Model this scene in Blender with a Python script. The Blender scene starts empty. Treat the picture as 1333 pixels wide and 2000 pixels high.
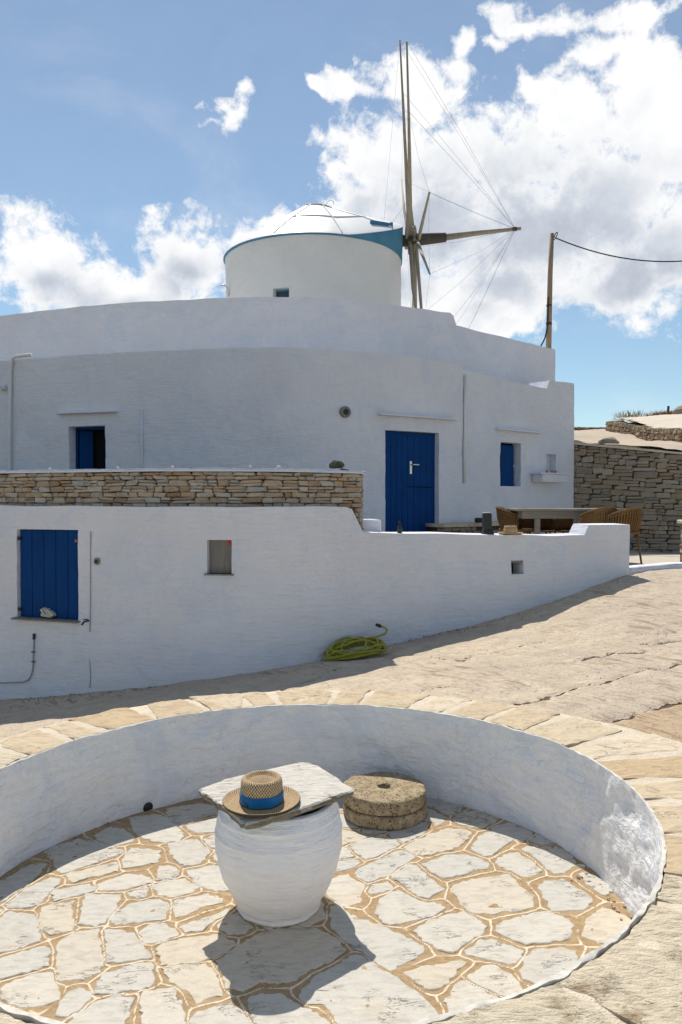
import bpy, bmesh, math, random
import numpy as np
from mathutils import Vector, Matrix, noise
R = math.radians
random.seed(7)
sc = bpy.context.scene
col = sc.collection

EXPOSURE = .0; SUNPOW = 5.0; SKYPOW = .10; CLOUDPOW = .98; SKYTINT = (.97, 1.07, 1.06, 1)

# ---------------------------------------------------------------- camera, sky, sun, exposure
cam_d = bpy.data.cameras.new('camera'); cam = bpy.data.objects.new('camera', cam_d); col.objects.link(cam)
cam.location = (0, 0, 1.35); cam.rotation_euler = (R(90 - 0.955), 0, 0)
cam_d.sensor_fit = 'VERTICAL'; cam_d.sensor_height = 36; cam_d.lens = 27; cam_d.clip_start = .05; cam_d.clip_end = 3000
sc.camera = cam
sc.view_settings.view_transform = 'Standard'; sc.view_settings.look = 'None'
sc.view_settings.exposure = EXPOSURE; sc.view_settings.gamma = 1; sc.view_settings.use_curve_mapping = False
sc.cycles.max_bounces = 7; sc.cycles.diffuse_bounces = 4

SUN_TO = Vector((-.15, .68, 1)).normalized()          # direction towards the sun
sun_d = bpy.data.lights.new('sun', 'SUN'); sun = bpy.data.objects.new('sun', sun_d); col.objects.link(sun)
sun_d.energy = SUNPOW; sun_d.angle = R(.53); sun_d.color = (1, .94, .85)
sun.rotation_euler = (-SUN_TO).to_track_quat('-Z', 'Y').to_euler(); sun.location = (-4, 20, 30)

world = bpy.data.worlds.new('World'); sc.world = world; world.use_nodes = True
nt = world.node_tree; nt.nodes.clear()

class NG:
    """small node-graph helper"""
    def __init__(s, tree): s.t = tree
    def n(s, kind, **kw):
        nd = s.t.nodes.new(kind)
        ins = kw.pop('ins', {})
        for k, v in kw.items(): setattr(nd, k, v)
        for k, v in ins.items():
            if isinstance(v, bpy.types.NodeSocket): s.t.links.new(v, nd.inputs[k])
            else: nd.inputs[k].default_value = v
        return nd
    def m(s, op, a, b=None, c=None, clamp=False):
        ins = {0: a}
        if b is not None: ins[1] = b
        if c is not None: ins[2] = c
        return s.n('ShaderNodeMath', operation=op, use_clamp=clamp, ins=ins).outputs[0]
    def v(s, op, a, b=None, c=None):
        ins = {0: a}
        if b is not None: ins[1] = b
        if c is not None: ins[2] = c
        nd = s.n('ShaderNodeVectorMath', operation=op, ins=ins)
        return nd.outputs['Value'] if op in ('LENGTH', 'DOT_PRODUCT', 'DISTANCE') else nd.outputs[0]
    def step(s, x, a, b, lo=0., hi=1.):
        return s.n('ShaderNodeMapRange', interpolation_type='SMOOTHSTEP', ins={0: x, 1: a, 2: b, 3: lo, 4: hi}).outputs[0]
    def mix(s, f, a, b, blend='MIX'):
        nd = s.n('ShaderNodeMix', data_type='RGBA', blend_type=blend)
        for k, v in ((0, f), (6, a), (7, b)):
            if isinstance(v, bpy.types.NodeSocket): s.t.links.new(v, nd.inputs[k])
            else: nd.inputs[k].default_value = v
        return nd.outputs[2]
    def noise(s, vec, scale, detail=4., rough=.55, dist=0., lac=2.):
        return s.n('ShaderNodeTexNoise', ins={'Vector': vec, 'Scale': scale, 'Detail': detail, 'Roughness': rough, 'Distortion': dist, 'Lacunarity': lac}).outputs[0]
    def ramp(s, f, stops, interp='LINEAR'):
        nd = s.n('ShaderNodeValToRGB', ins={0: f}); cr = nd.color_ramp; cr.interpolation = interp
        while len(cr.elements) < len(stops): cr.elements.new(.5)
        for e, (p, c) in zip(cr.elements, stops): e.position = p; e.color = (*c, 1)
        return nd.outputs[0]

CLOUDS = [(-0.399, 0.282, 0.048, 0.055), (-0.354, 0.261, 0.067, 0.059), (-0.300, 0.239, 0.079, 0.060), (-0.245, 0.255, 0.056, 0.050), (-0.197, 0.279, 0.061, 0.059), (-0.143, 0.287, 0.056, 0.049), (-0.080, 0.310, 0.056, 0.039), (-0.139, 0.467, 0.049, 0.018, 0.62), (-0.165, 0.456, 0.029, 0.009, 0.66), (-0.115, 0.477, 0.024, 0.013, 0.72), (0.075, 0.503, 0.041, 0.025), (0.016, 0.489, 0.053, 0.017, 0.42), (-0.018, 0.489, 0.027, 0.011, 0.75), (0.108, 0.481, 0.049, 0.031), (0.146, 0.517, 0.020, 0.018), (-0.018, 0.486, 0.013, 0.008), (0.029, 0.403, 0.057, 0.048), (0.012, 0.352, 0.050, 0.044), (0.075, 0.419, 0.073, 0.061), (0.140, 0.416, 0.078, 0.061), (0.217, 0.406, 0.083, 0.056), (0.121, 0.333, 0.125, 0.071), (0.249, 0.325, 0.125, 0.090), (0.340, 0.350, 0.107, 0.106), (0.403, 0.390, 0.068, 0.108), (0.392, 0.283, 0.080, 0.058), (0.218, 0.263, 0.083, 0.044), (0.173, 0.234, 0.055, 0.025), (0.208, 0.220, 0.032, 0.015), (0.361, 0.252, 0.053, 0.028), (0.082, 0.274, 0.073, 0.056), (0.217, 0.549, 0.031, 0.017), (0.193, 0.518, 0.026, 0.013), (0.207, 0.534, 0.019, 0.012), (0.239, 0.535, 0.031, 0.017), (0.242, 0.474, 0.015, 0.019), (0.286, 0.533, 0.054, 0.023), (0.336, 0.489, 0.039, 0.024), (0.376, 0.525, 0.046, 0.030), (0.309, 0.439, 0.067, 0.049), (0.413, 0.453, 0.039, 0.043), (0.368, 0.451, 0.052, 0.032)]
GREYS = [(0.128, 0.344, 0.112, 0.050), (0.217, 0.333, 0.121, 0.071), (0.173, 0.283, 0.104, 0.049), (0.088, 0.328, 0.073, 0.048), (0.304, 0.303, 0.091, 0.079), (0.375, 0.257, 0.069, 0.037), (0.049, 0.293, 0.053, 0.061), (0.273, 0.379, 0.043, 0.035), (-0.342, 0.242, 0.041, 0.031), (-0.213, 0.263, 0.035, 0.028), (-0.282, 0.235, 0.043, 0.019), (-0.149, 0.278, 0.023, 0.025)]
def build_sky():
    g = NG(nt)
    d = g.n('ShaderNodeTexCoord').outputs['Generated']
    d = g.v('NORMALIZE', d)
    sx = g.n('ShaderNodeSeparateXYZ', ins={0: d})
    az = g.m('ARCTAN2', sx.outputs[0], sx.outputs[1]); el = g.m('ARCSINE', sx.outputs[2])
    # warp the plane in which the clouds are laid out so no outline is an ellipse
    w1 = g.n('ShaderNodeTexNoise', ins={'Vector': d, 'Scale': 9., 'Detail': 3.}).outputs[1]
    uv = g.n('ShaderNodeCombineXYZ', ins={0: az, 1: el, 2: 0.}).outputs[0]
    wv = g.v('MULTIPLY', g.v('SUBTRACT', w1, (.5, .5, .5)), (.11, .09, 0))
    uvw = g.v('ADD', uv, wv)
    def field(blobs, k):
        out = None
        for (a, e, ra, re, *off) in blobs:                # off > 0: a thin, wispy cloud that only its noise breaks into shape
            p = g.v('MULTIPLY_ADD', uvw, (1 / ra, 1 / re, 0), (-a / ra, -e / re, 0))
            r = g.v('LENGTH', p)
            if off: r = g.m('ADD', r, off[0])
            out = r if out is None else g.m('SMOOTH_MIN', out, r, k)
        return g.m('SUBTRACT', 1., out)
    body = field(CLOUDS, .35)
    # elsewhere in the sky the same broken cumulus goes on
    wide = g.noise(d, 2.1, 2., .5)
    outside = g.m('MAXIMUM', g.step(g.m('ABSOLUTE', az), .5, .75), g.step(el, .5, .7))
    gen = g.m('SUBTRACT', g.m('MULTIPLY', g.m('SUBTRACT', wide, .5), 4.), .95)
    body = g.n('ShaderNodeMix', data_type='FLOAT', ins={0: outside, 2: body, 3: gen}).outputs[0]
    def puff(vec):
        n1 = g.noise(vec, 13., 5., .60, .2)
        vo = g.n('ShaderNodeTexVoronoi', feature='SMOOTH_F1', ins={'Vector': g.v('ADD', vec, g.v('MULTIPLY', w1, (.05, .05, .05))), 'Scale': 20., 'Smoothness': .6, 'Detail': 1., 'Roughness': .55}).outputs[0]
        n2 = g.noise(vec, 42., 5., .66, .3)
        n1 = g.m('ADD', n1, g.m('MULTIPLY', g.m('SUBTRACT', n2, .5), .85))
        return g.m('ADD', g.m('MULTIPLY', g.m('SUBTRACT', n1, .5), 2.5), g.m('MULTIPLY', g.m('SUBTRACT', .5, vo), .7))
    pf = puff(d)
    lump = lambda v_: g.m('MULTIPLY', g.noise(v_, 16., 4., .6, .2), 2.4)
    relief = g.m('SUBTRACT', lump(d), lump(g.v('ADD', d, (-.010, 0, .020))))   # lumps against the same lumps sampled towards the sun
    dens = g.m('ADD', g.m('MULTIPLY_ADD', body, 1.5, .40), g.m('MULTIPLY', pf, 1.25))
    alpha = g.step(dens, -.34, .74)
    thin = g.m('ADD', g.step(g.noise(g.v('MULTIPLY', d, (1, 1, 2.5)), 3.2, 6., .62, .4), .45, .8, 0., .20), g.step(sx.outputs[2], .02, .4, .02, .11))
    core = g.step(g.m('ADD', g.m('MULTIPLY', body, 1.6), g.m('MULTIPLY', pf, .5)), .3, 1.2)
    gn = g.noise(d, 4.5, 4., .5)
    gf = g.m('ADD', field(GREYS, .4), g.m('MULTIPLY', g.m('SUBTRACT', gn, .5), 1.1))
    grey_in = g.step(gf, -.9, .75)
    grey = g.n('ShaderNodeMix', data_type='FLOAT', ins={0: outside, 2: grey_in, 3: g.step(gn, .45, .7)}).outputs[0]
    shade = g.m('MULTIPLY', grey, g.m('ADD', g.m('MULTIPLY', core, .75), .25), clamp=True)
    shade = g.m('ADD', g.m('MULTIPLY_ADD', shade, .66, .03), g.m('MULTIPLY', relief, -.26), clamp=True)
    ccol = g.ramp(shade, [(0, (1.05, 1.05, 1.05)), (.25, (.90, .92, .95)), (.6, (.62, .67, .75)), (1, (.40, .44, .53))])
    sky = g.n('ShaderNodeTexSky', sky_type='NISHITA', sun_disc=False, sun_elevation=math.asin(SUN_TO.z),
              sun_rotation=math.atan2(SUN_TO.x, SUN_TO.y), altitude=100., air_density=1., dust_density=.0, ozone_density=1.2)
    bs = g.n('ShaderNodeBackground', ins={0: g.mix(1., sky.outputs[0], SKYTINT, 'MULTIPLY'), 1: SKYPOW})
    bc = g.n('ShaderNodeBackground', ins={0: ccol, 1: CLOUDPOW})
    a = g.m('MAXIMUM', alpha, thin)
    a = g.m('MULTIPLY', a, g.step(sx.outputs[2], -.02, .02))
    ms = g.n('ShaderNodeMixShader', ins={0: a, 1: bs.outputs[0], 2: bc.outputs[0]})
    g.n('ShaderNodeOutputWorld', ins={0: ms.outputs[0]})
    world.cycles.sampling_method = 'MANUAL'; world.cycles.sample_map_resolution = 512
build_sky()

# ---------------------------------------------------------------- materials
def new_mat(name, rough=.9, spec=.25):
    m = bpy.data.materials.new(name); m.use_nodes = True
    t = m.node_tree; b = t.nodes['Principled BSDF']
    b.inputs['Roughness'].default_value = rough; b.inputs['Specular IOR Level'].default_value = spec
    return m, NG(t), b
def bump(g, b, parts, dist=1.):
    """parts: list of (socket, height in metres)"""
    h = None
    for s, a in parts:
        x = g.m('MULTIPLY', s, a); h = x if h is None else g.m('ADD', h, x)
    nd = g.n('ShaderNodeBump', ins={'Strength': 1., 'Distance': dist, 'Height': h})
    g.t.links.new(nd.outputs[0], b.inputs['Normal'])
def pos(g): return g.n('ShaderNodeNewGeometry').outputs['Position']
def orand(g): return g.n('ShaderNodeObjectInfo').outputs['Random']
def setc(g, b, c): g.t.links.new(c, b.inputs['Base Color'])

def mat_plain(name, c, rough=.6, spec=.4, var=.15, scale=25., bmp=.0006, metal=0.):
    m, g, b = new_mat(name, rough, spec); p = pos(g); n = g.noise(p, scale, 5., .6)
    lo = tuple(x * (1 - var) for x in c); hi = tuple(min(1, x * (1 + var)) for x in c)
    setc(g, b, g.ramp(n, [(.25, lo), (.75, hi)])); bump(g, b, [(n, bmp)]); b.inputs['Metallic'].default_value = metal
    return m

def mat_whitewash(name, c=(.755, .755, .81), relief=1., stroke=(1.2, 1.2, 9.), coat=.42):
    m, g, b = new_mat(name, .93, .12); p = pos(g)
    big = g.noise(p, 1.3, 4., .55); fine = g.noise(p, 26., 6., .62)
    st = g.noise(g.v('MULTIPLY', p, stroke), 3.5, 5., .6, .6); lump = g.noise(p, 7., 3., .5)
    spots = g.n('ShaderNodeTexVoronoi', ins={'Vector': p, 'Scale': 9.}).outputs[0]
    cc = g.ramp(big, [(.3, tuple(x * .93 for x in c)), (.7, c)])
    cc = g.mix(g.step(st, .56, .74, 0., .16), cc, (.60, .62, .66, 1))          # thin old coats, greyer
    cc = g.mix(g.step(fine, .70, .80, 0., .25), cc, (.55, .52, .47, 1))
    cc = g.mix(g.m('MULTIPLY', g.step(spots, .05, .02), g.step(g.noise(p, 2.7, 2.), .55, .62), None, True), cc, (.16, .13, .10, 1))
    rain = g.noise(g.v('MULTIPLY', p, (7., 7., .55)), 1.6, 5., .65, .3)
    cc = g.mix(g.step(rain, .56, .80, 0., .22), cc, (.54, .55, .58, 1))
    cc = g.mix(g.m('MULTIPLY', g.step(g.noise(p, 3.2, 6., .7, .5), .60, .70), .35), cc, (.84, .83, .82, 1))   # brighter repainted patches
    cc = g.mix(g.step(g.noise(p, 1.9, 6., .68, .8), .48, .62, 0., coat), cc, (.60, .655, .77, 1))           # bluish lime coats
    hair = g.step(g.m('ABSOLUTE', g.m('SUBTRACT', g.noise(p, 1.1, 7., .7, 1.2), .5)), .0022, .0006); cc = g.mix(g.m('MULTIPLY', hair, g.step(g.noise(p, .8, 2.), .50, .60, 0., .5)), cc, (.30, .29, .29, 1))
    setc(g, b, cc); bump(g, b, [(st, .014 * relief), (lump, .022 * relief), (fine, .005 * relief)])
    return m

def mat_stone(name, stops, relief=1., scale=1., patch=(.22, .15, .08), patch_amt=.5, layers=(1, 1, 3.)):
    """quarried schist: a colour of its own for every stone, layered grain, iron stains"""
    m, g, b = new_mat(name, .92, .2); p = g.v('ADD', pos(g), g.v('MULTIPLY', g.n('ShaderNodeCombineXYZ', ins={0: orand(g), 1: orand(g), 2: orand(g)}).outputs[0], (37., 11., 23.)))
    gr = g.noise(g.v('MULTIPLY', p, layers), 14. * scale, 7., .65, .4); fine = g.noise(p, 95. * scale, 4., .6); big = g.noise(p, 4. * scale, 4., .6)
    cc = g.ramp(orand(g), stops)
    cc = g.mix(g.step(gr, .42, .72, 0., .55), cc, g.mix(1., cc, (.62, .6, .58, 1), 'MULTIPLY'))
    cc = g.mix(g.step(fine, .52, .75, 0., .35), cc, g.mix(1., cc, (1.35, 1.33, 1.28, 1), 'MULTIPLY'))
    cc = g.mix(g.step(big, .55, .72, 0., patch_amt), cc, (*patch, 1))
    vein = g.noise(g.v('MULTIPLY', p, (layers[0], layers[1] * 1.3, layers[2])), 5. * scale, 6., .68, .8); vm = g.m('MULTIPLY', g.step(g.m('ABSOLUTE', g.m('SUBTRACT', vein, .5)), .007, .001), g.step(g.noise(p, 6., 2.), .54, .64))
    cc = g.mix(g.m('MULTIPLY', vm, .45), cc, (.20, .17, .14, 1))
    cc = g.mix(g.step(g.noise(p, 60. * scale, 5., .7), .56, .70, 0., .22), cc, g.mix(1., cc, (.70, .66, .60, 1), 'MULTIPLY'))
    setc(g, b, cc); bump(g, b, [(gr, .014 * relief), (fine, .006 * relief), (big, .012 * relief), (vm, -.006)])
    return m

WHITE = mat_whitewash('whitewash'); WHITE_PIT = mat_whitewash('whitewash_pit', (.88, .87, .86), 1.5, (2.5, 2.5, 7.), .42)
WHITE_JAR = mat_whitewash('whitewash_jar', (.90, .885, .86), .8, (2., 2., 14.), .12)
WHITE_TOWER = mat_whitewash('whitewash_tower', (.78, .765, .74), .5, coat=.1)
def mat_bluepaint(name, c):
    m, g, b = new_mat(name, .62, .10); p = pos(g)
    gr = g.noise(g.v('MULTIPLY', p, (30., 30., 1.5)), 2., 6., .6); n = g.noise(p, 3., 4., .6)
    setc(g, b, g.ramp(g.m('ADD', g.m('MULTIPLY', gr, .5), g.m('MULTIPLY', n, .5)), [(.3, tuple(x * .75 for x in c)), (.7, tuple(x * 1.2 for x in c))])); bump(g, b, [(gr, .003)])
    return m
BLUE = mat_bluepaint('blue_paint', (.003, .048, .185)); BLUE_CAP = mat_bluepaint('cap_blue_paint', (.075, .23, .37))
FLAG = mat_stone('flagstone_grey', [(0, (.56, .525, .455)), (.35, (.52, .50, .445)), (.6, (.57, .53, .455)), (.85, (.57, .505, .40)), (1, (.50, .49, .455))], .22, 1., (.56, .45, .30), .28, (1, 2.6, 1))
RUBBLE = mat_stone('rubble_brown', [(0, (.42, .31, .21)), (.2, (.52, .43, .33)), (.4, (.34, .235, .15)), (.6, (.56, .50, .42)), (.8, (.43, .41, .385)), (1, (.47, .36, .25))], .9, 1.6, (.28, .17, .09), .45)
RUBBLE_GREY = mat_stone('rubble_grey', [(0, (.37, .305, .235)), (.25, (.28, .23, .18)), (.5, (.45, .39, .315)), (.75, (.33, .24, .155)), (1, (.41, .36, .30))], .9, 1.4, (.22, .15, .09), .35)
RUBBLE_FIELD = mat_stone('rubble_field', [(0, (.36, .28, .19)), (.5, (.30, .25, .20)), (1, (.42, .33, .22))], 1., 1., (.26, .17, .08), .5)
CURB = mat_stone('curb_stone', [(0, (.60, .49, .34)), (.3, (.54, .43, .29)), (.6, (.64, .54, .40)), (.8, (.52, .39, .24)), (1, (.60, .52, .41))], .7, .9, (.40, .27, .14), .5, (1, 1.6, 1))
CURB_ROUGH = mat_stone('curb_rock', [(0, (.68, .585, .43)), (.5, (.72, .62, .465)), (1, (.65, .57, .42))], 1.1, 1.5, (.27, .17, .085), .75, (1, 2.6, 1))
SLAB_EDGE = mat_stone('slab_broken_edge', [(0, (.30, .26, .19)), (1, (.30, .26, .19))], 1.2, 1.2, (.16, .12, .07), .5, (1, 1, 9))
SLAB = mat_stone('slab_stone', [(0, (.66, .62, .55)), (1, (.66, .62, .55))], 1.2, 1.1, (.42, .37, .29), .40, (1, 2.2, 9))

def mat_pitmortar():
    m, g, b = new_mat('sand_mortar', .95, .1); p = pos(g)
    a = g.n('ShaderNodeAttribute', attribute_name='joint').outputs['Fac']
    n = g.noise(p, 40., 6., .65); big = g.noise(p, 5., 4., .6); wob = g.noise(p, 16., 3., .6)
    cc = g.ramp(n, [(.25, (.28, .18, .09)), (.55, (.42, .30, .17)), (.8, (.53, .40, .25))])
    cc = g.mix(g.step(big, .4, .7, 0., .5), cc, (.34, .23, .13, 1))
    wd = g.m('MULTIPLY_ADD', wob, .012, .002)
    line = g.m('MULTIPLY', g.step(g.m('SUBTRACT', a, wd), .004, -.002), g.step(g.noise(p, 3.1, 3., .6), .33, .42))
    line = g.m('MULTIPLY', line, g.step(n, .30, .42))
    cc = g.mix(g.m('MULTIPLY', line, g.step(n, .25, .5, .55, 1.)), cc, (.74, .63, .48, 1))
    setc(g, b, cc); bump(g, b, [(n, .008), (line, .002)])
    return m
MORTAR = mat_pitmortar()
def mat_concrete():
    m, g, b = new_mat('lane_concrete', .95, .12); p = pos(g)
    big = g.noise(p, .7, 5., .6, .3); mid = g.noise(p, 6., 6., .65); agg = g.n('ShaderNodeTexVoronoi', ins={'Vector': p, 'Scale': 55., 'Randomness': 1.})
    agg2 = g.noise(p, 120., 3., .6)
    rot = g.n('ShaderNodeMapping', ins={'Vector': p, 'Rotation': (0, 0, R(-28))}).outputs[0]
    grooves = g.noise(g.v('MULTIPLY', rot, (9., 1.3, 1.)), 2.2, 5., .6, .4); gm = g.step(g.noise(p, .9, 3., .5), .45, .6)
    cr = g.n('ShaderNodeAttribute', attribute_name='crack').outputs['Fac']; patch = g.n('ShaderNodeAttribute', attribute_name='patch').outputs['Fac']
    jag2 = g.m('MULTIPLY', g.m('SUBTRACT', g.noise(p, 45., 3., .6), .5), .03)
    c0 = g.m('ADD', cr, jag2)
    wid = g.m('MULTIPLY_ADD', g.step(g.noise(p, 1.7, 3., .6), .36, .62), .010, .005)
    crack = g.step(g.m('SUBTRACT', c0, wid), .005, -.004)
    cc = g.ramp(mid, [(.25, (.50, .40, .29)), (.55, (.65, .54, .405)), (.8, (.73, .62, .48))])
    cc = g.mix(g.step(big, .40, .66, 0., .6), cc, (.50, .42, .34, 1))
    cc = g.mix(patch, cc, g.ramp(mid, [(.25, (.50, .36, .22)), (.8, (.60, .46, .32))]))
    peb = g.step(agg.outputs[0], .42, .2); pm = g.m('MULTIPLY', peb, g.step(g.noise(p, 30., 2.), .5, .62))
    cc = g.mix(g.step(agg2, .55, .75, 0., .4), cc, (.80, .72, .60, 1))
    cc = g.mix(g.m('MULTIPLY', pm, .75), cc, g.mix(.6, agg.outputs[1], (.70, .62, .52, 1)))
    cc = g.mix(g.step(g.noise(p, 22., 6., .7), .48, .72, 0., .55), cc, (.33, .24, .16, 1))
    cc = g.mix(g.step(g.noise(g.v('MULTIPLY', rot, (1., 5., 1.)), 3., 6., .65, .5), .55, .75, 0., .35), cc, (.66, .57, .46, 1))
    cc = g.mix(g.m('MULTIPLY', g.m('MULTIPLY', g.step(grooves, .53, .62), gm), .65), cc, (.30, .205, .13, 1))
    cc = g.mix(crack, cc, (.19, .13, .085, 1))
    setc(g, b, cc)
    bump(g, b, [(pm, .010), (agg2, .010), (mid, .026), (grooves, .026), (crack, -.025)])
    return m
LANE = mat_concrete()
def mat_ground(name, a, c, s=1.):
    m, g, b = new_mat(name, .96, .1); p = pos(g); n = g.noise(p, 3. * s, 7., .65); f = g.noise(p, 40. * s, 4., .6)
    setc(g, b, g.ramp(g.m('MULTIPLY_ADD', f, .4, g.m('MULTIPLY', n, .6)), [(.3, a), (.7, c)])); bump(g, b, [(n, .03), (f, .008)])
    return m
PAVE = mat_ground('terrace_paving', (.44, .38, .30), (.58, .53, .45), 1.); DARK_FLOOR = mat_ground('bounce_cut_dark', (.022, .026, .034), (.055, .062, .075), 2.); HILL = mat_ground('hill_dirt', (.40, .32, .24), (.60, .52, .42), .6)  # the dark paving tone is chosen to cut light bounced onto the house
PATHM = mat_ground('path_concrete', (.56, .48, .38), (.68, .61, .51), .8); FAR = mat_ground('far_scrub', (.16, .13, .07), (.34, .27, .17), .05)
LIME_WORN = mat_plain('worn_lime_edge', (.60, .565, .50), .95, .1, .32, 24., .002); JOINTM = mat_ground('pale_joint_mortar', (.60, .50, .36), (.78, .69, .56), 3.); DARKM = mat_ground('rubble_mortar', (.10, .07, .045), (.20, .145, .095), 4.)
ROOFW = mat_ground('roof_lime', (.60, .59, .57), (.70, .69, .67), 1.)
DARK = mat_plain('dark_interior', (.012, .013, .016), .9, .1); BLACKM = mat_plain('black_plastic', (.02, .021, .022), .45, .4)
GREYM = mat_plain('grey_concrete_disc', (.22, .21, .19), .9, .2, .4, 60., .004); GREYWOOD = None
PIPEW = mat_plain('white_pipe', (.70, .70, .70), .5, .4, .06, 8.); PIPEG = mat_plain('grey_conduit', (.30, .31, .33), .5, .4, .1)
STEEL = mat_plain('brushed_steel', (.72, .71, .68), .3, .5, .06, 60., .0002, .9); LEADG = mat_plain('seam_grey', (.60, .60, .60), .7, .3)
GLASS = mat_plain('window_glass', (.03, .05, .06), .06, .6, .1, 2., 0.)
RED = mat_plain('red_paint', (.55, .03, .02), .5); HOSE = mat_plain('yellow_hose', (.30, .285, .025), .42, .45, .2, 14.)
TERRA = mat_plain('terracotta', (.45, .16, .07), .8); SHINE = mat_plain('bright_cap', (.75, .75, .72), .3, .5)
CABLE = mat_plain('black_cable', (.03, .032, .034), .6); WIRE = mat_plain('rig_wire', (.12, .13, .14), .5)
GRASSD = mat_plain('dry_grass', (.30, .22, .11), .9, .1, .35, 9.); BRUSH = mat_plain('dry_brush', (.22, .10, .045), .95, .05, .4, 12.)
BLUEPOLE = mat_plain('dark_blue_post', (.015, .03, .06), .6)
def mat_wood(name, a, c, ax=(1, 1, .08), sc=26.):
    m, g, b = new_mat(name, .8, .25); p = pos(g); n = g.noise(g.v('MULTIPLY', p, ax), sc, 6., .65, .5); o = g.noise(p, 1.5, 3.)
    cc = g.ramp(g.m('MULTIPLY_ADD', o, .35, g.m('MULTIPLY', n, .65)), [(.3, a), (.7, c)]); setc(g, b, cc); bump(g, b, [(n, .004)])
    return m
SPAR = mat_wood('weathered_spar', (.24, .20, .15), (.44, .39, .31)); HUBW = mat_wood('dark_shaft_wood', (.045, .038, .03), (.12, .10, .08), (.1, 1, 1))
POLEW = mat_wood('varnished_pole', (.25, .18, .11), (.42, .32, .205)); GREYWOOD = mat_wood('grey_board', (.16, .15, .135), (.28, .265, .24))
TABLEW = mat_wood('table_wood', (.16, .14, .115), (.30, .27, .23), (.1, 1, 1)); RATTAN = mat_wood('rattan', (.11, .058, .02), (.27, .155, .06), (2, 2, .4), 40.)
ROOFM = mat_plain('white_roof_panels', (.80, .80, .79), .45, .35, .05, 1.2, .004)
def mat_mill():
    m, g, b = new_mat('pitted_millstone', .95, .12); p = pos(g)
    v = g.n('ShaderNodeTexVoronoi', feature='SMOOTH_F1', ins={'Vector': g.v('ADD', p, g.v('MULTIPLY', g.n('ShaderNodeTexNoise', ins={'Vector': p, 'Scale': 30., 'Detail': 3.}).outputs[1], (.03, .03, .03))), 'Scale': 88., 'Smoothness': .25}).outputs[0]
    n = g.noise(p, 22., 6., .65); pit = g.m('MULTIPLY', g.step(v, .42, .16), g.step(g.noise(p, 17., 3.), .40, .56))
    lich = g.step(g.noise(p, 13., 5., .7), .52, .64)
    cc = g.ramp(n, [(.25, (.24, .18, .105)), (.55, (.38, .30, .19)), (.8, (.48, .40, .28))])
    cc = g.mix(g.m('MULTIPLY', lich, .45), cc, (.50, .43, .32, 1)); cc = g.mix(g.m('MULTIPLY', pit, .8), cc, (.11, .08, .045, 1))
    setc(g, b, cc); bump(g, b, [(pit, -.012), (n, .012)])
    return m
MILL = mat_mill()
def mat_straw():
    m, g, b = new_mat('woven_straw', .8, .25); uv = g.n('ShaderNodeUVMap', uv_map='weave').outputs[0]
    sx = g.n('ShaderNodeSeparateXYZ', ins={0: uv})
    nz = g.m('MULTIPLY', g.noise(uv, .9, 4.), 3.2)
    a = g.m('SINE', g.m('ADD', g.m('MULTIPLY', sx.outputs[0], 6.2832), nz)); c = g.m('SINE', g.m('MULTIPLY', sx.outputs[1], 6.2832))
    w = g.m('MULTIPLY', a, c); n = g.noise(pos(g), 130., 5., .7)
    f = g.m('ADD', g.m('MULTIPLY', w, .40), g.m('MULTIPLY_ADD', n, .75, .12))
    setc(g, b, g.ramp(f, [(.12, (.07, .035, .015)), (.38, (.36, .235, .115)), (.62, (.52, .38, .22)), (.9, (.74, .60, .40))])); bump(g, b, [(w, .0016)])
    return m
STRAW = mat_straw()
def mat_ribbon():
    m, g, b = new_mat('blue_ribbon', .55, .3); p = pos(g); w = g.n('ShaderNodeTexWave', bands_direction='Z', ins={'Vector': p, 'Scale': 240., 'Distortion': .3}).outputs[1]
    setc(g, b, g.ramp(g.noise(p, 18., 3.), [(.3, (.006, .13, .36)), (.7, (.012, .20, .50))])); bump(g, b, [(w, .0006)])
    return m
RIBBON = mat_ribbon(); STRAWDARK = mat_plain('dark_straw_edge', (.06, .04, .025), .8, .2, .5, 120., .001); STRAWPALE = mat_plain('pale_straw', (.58, .40, .20), .8)

# ---------------------------------------------------------------- building helpers
def wloc(o):
    v = Vector((0, 0, 0))
    while o is not None: v = v + o.location; o = o.parent
    return v
def link(o, parent=None):
    col.objects.link(o)
    if parent is not None: o.parent = parent
    return o
def tag(o, label=None, cat=None, group=None, kind=None):
    for k, v in (('label', label), ('category', cat), ('group', group), ('kind', kind)):
        if v: o[k] = v
    return o
def thing(name, loc, label, cat, group=None):
    o = bpy.data.objects.new(name, None); o.location = loc; o.empty_display_size = .1
    return tag(link(o), label, cat, group)
def obj(name, bm, mat, parent=None, smooth=False, kind=None, flat=False):
    """link a bmesh (world coordinates) as ONE mesh object"""
    if not flat: bmesh.ops.recalc_face_normals(bm, faces=bm.faces)
    me = bpy.data.meshes.new(name); bm.to_mesh(me); bm.free()
    return mobj(name, me, mat, parent, smooth, kind)
def mobj(name, me, mat, parent=None, smooth=False, kind=None):
    for mm in (mat if isinstance(mat, (list, tuple)) else [mat]): me.materials.append(mm)
    if smooth: me.polygons.foreach_set('use_smooth', [True] * len(me.polygons))
    o = bpy.data.objects.new(name, me)
    if parent is not None:
        me.transform(Matrix.Translation(-wloc(parent)))
    link(o, parent)
    if kind: o['kind'] = kind
    return o
def B(): return bmesh.new()
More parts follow.
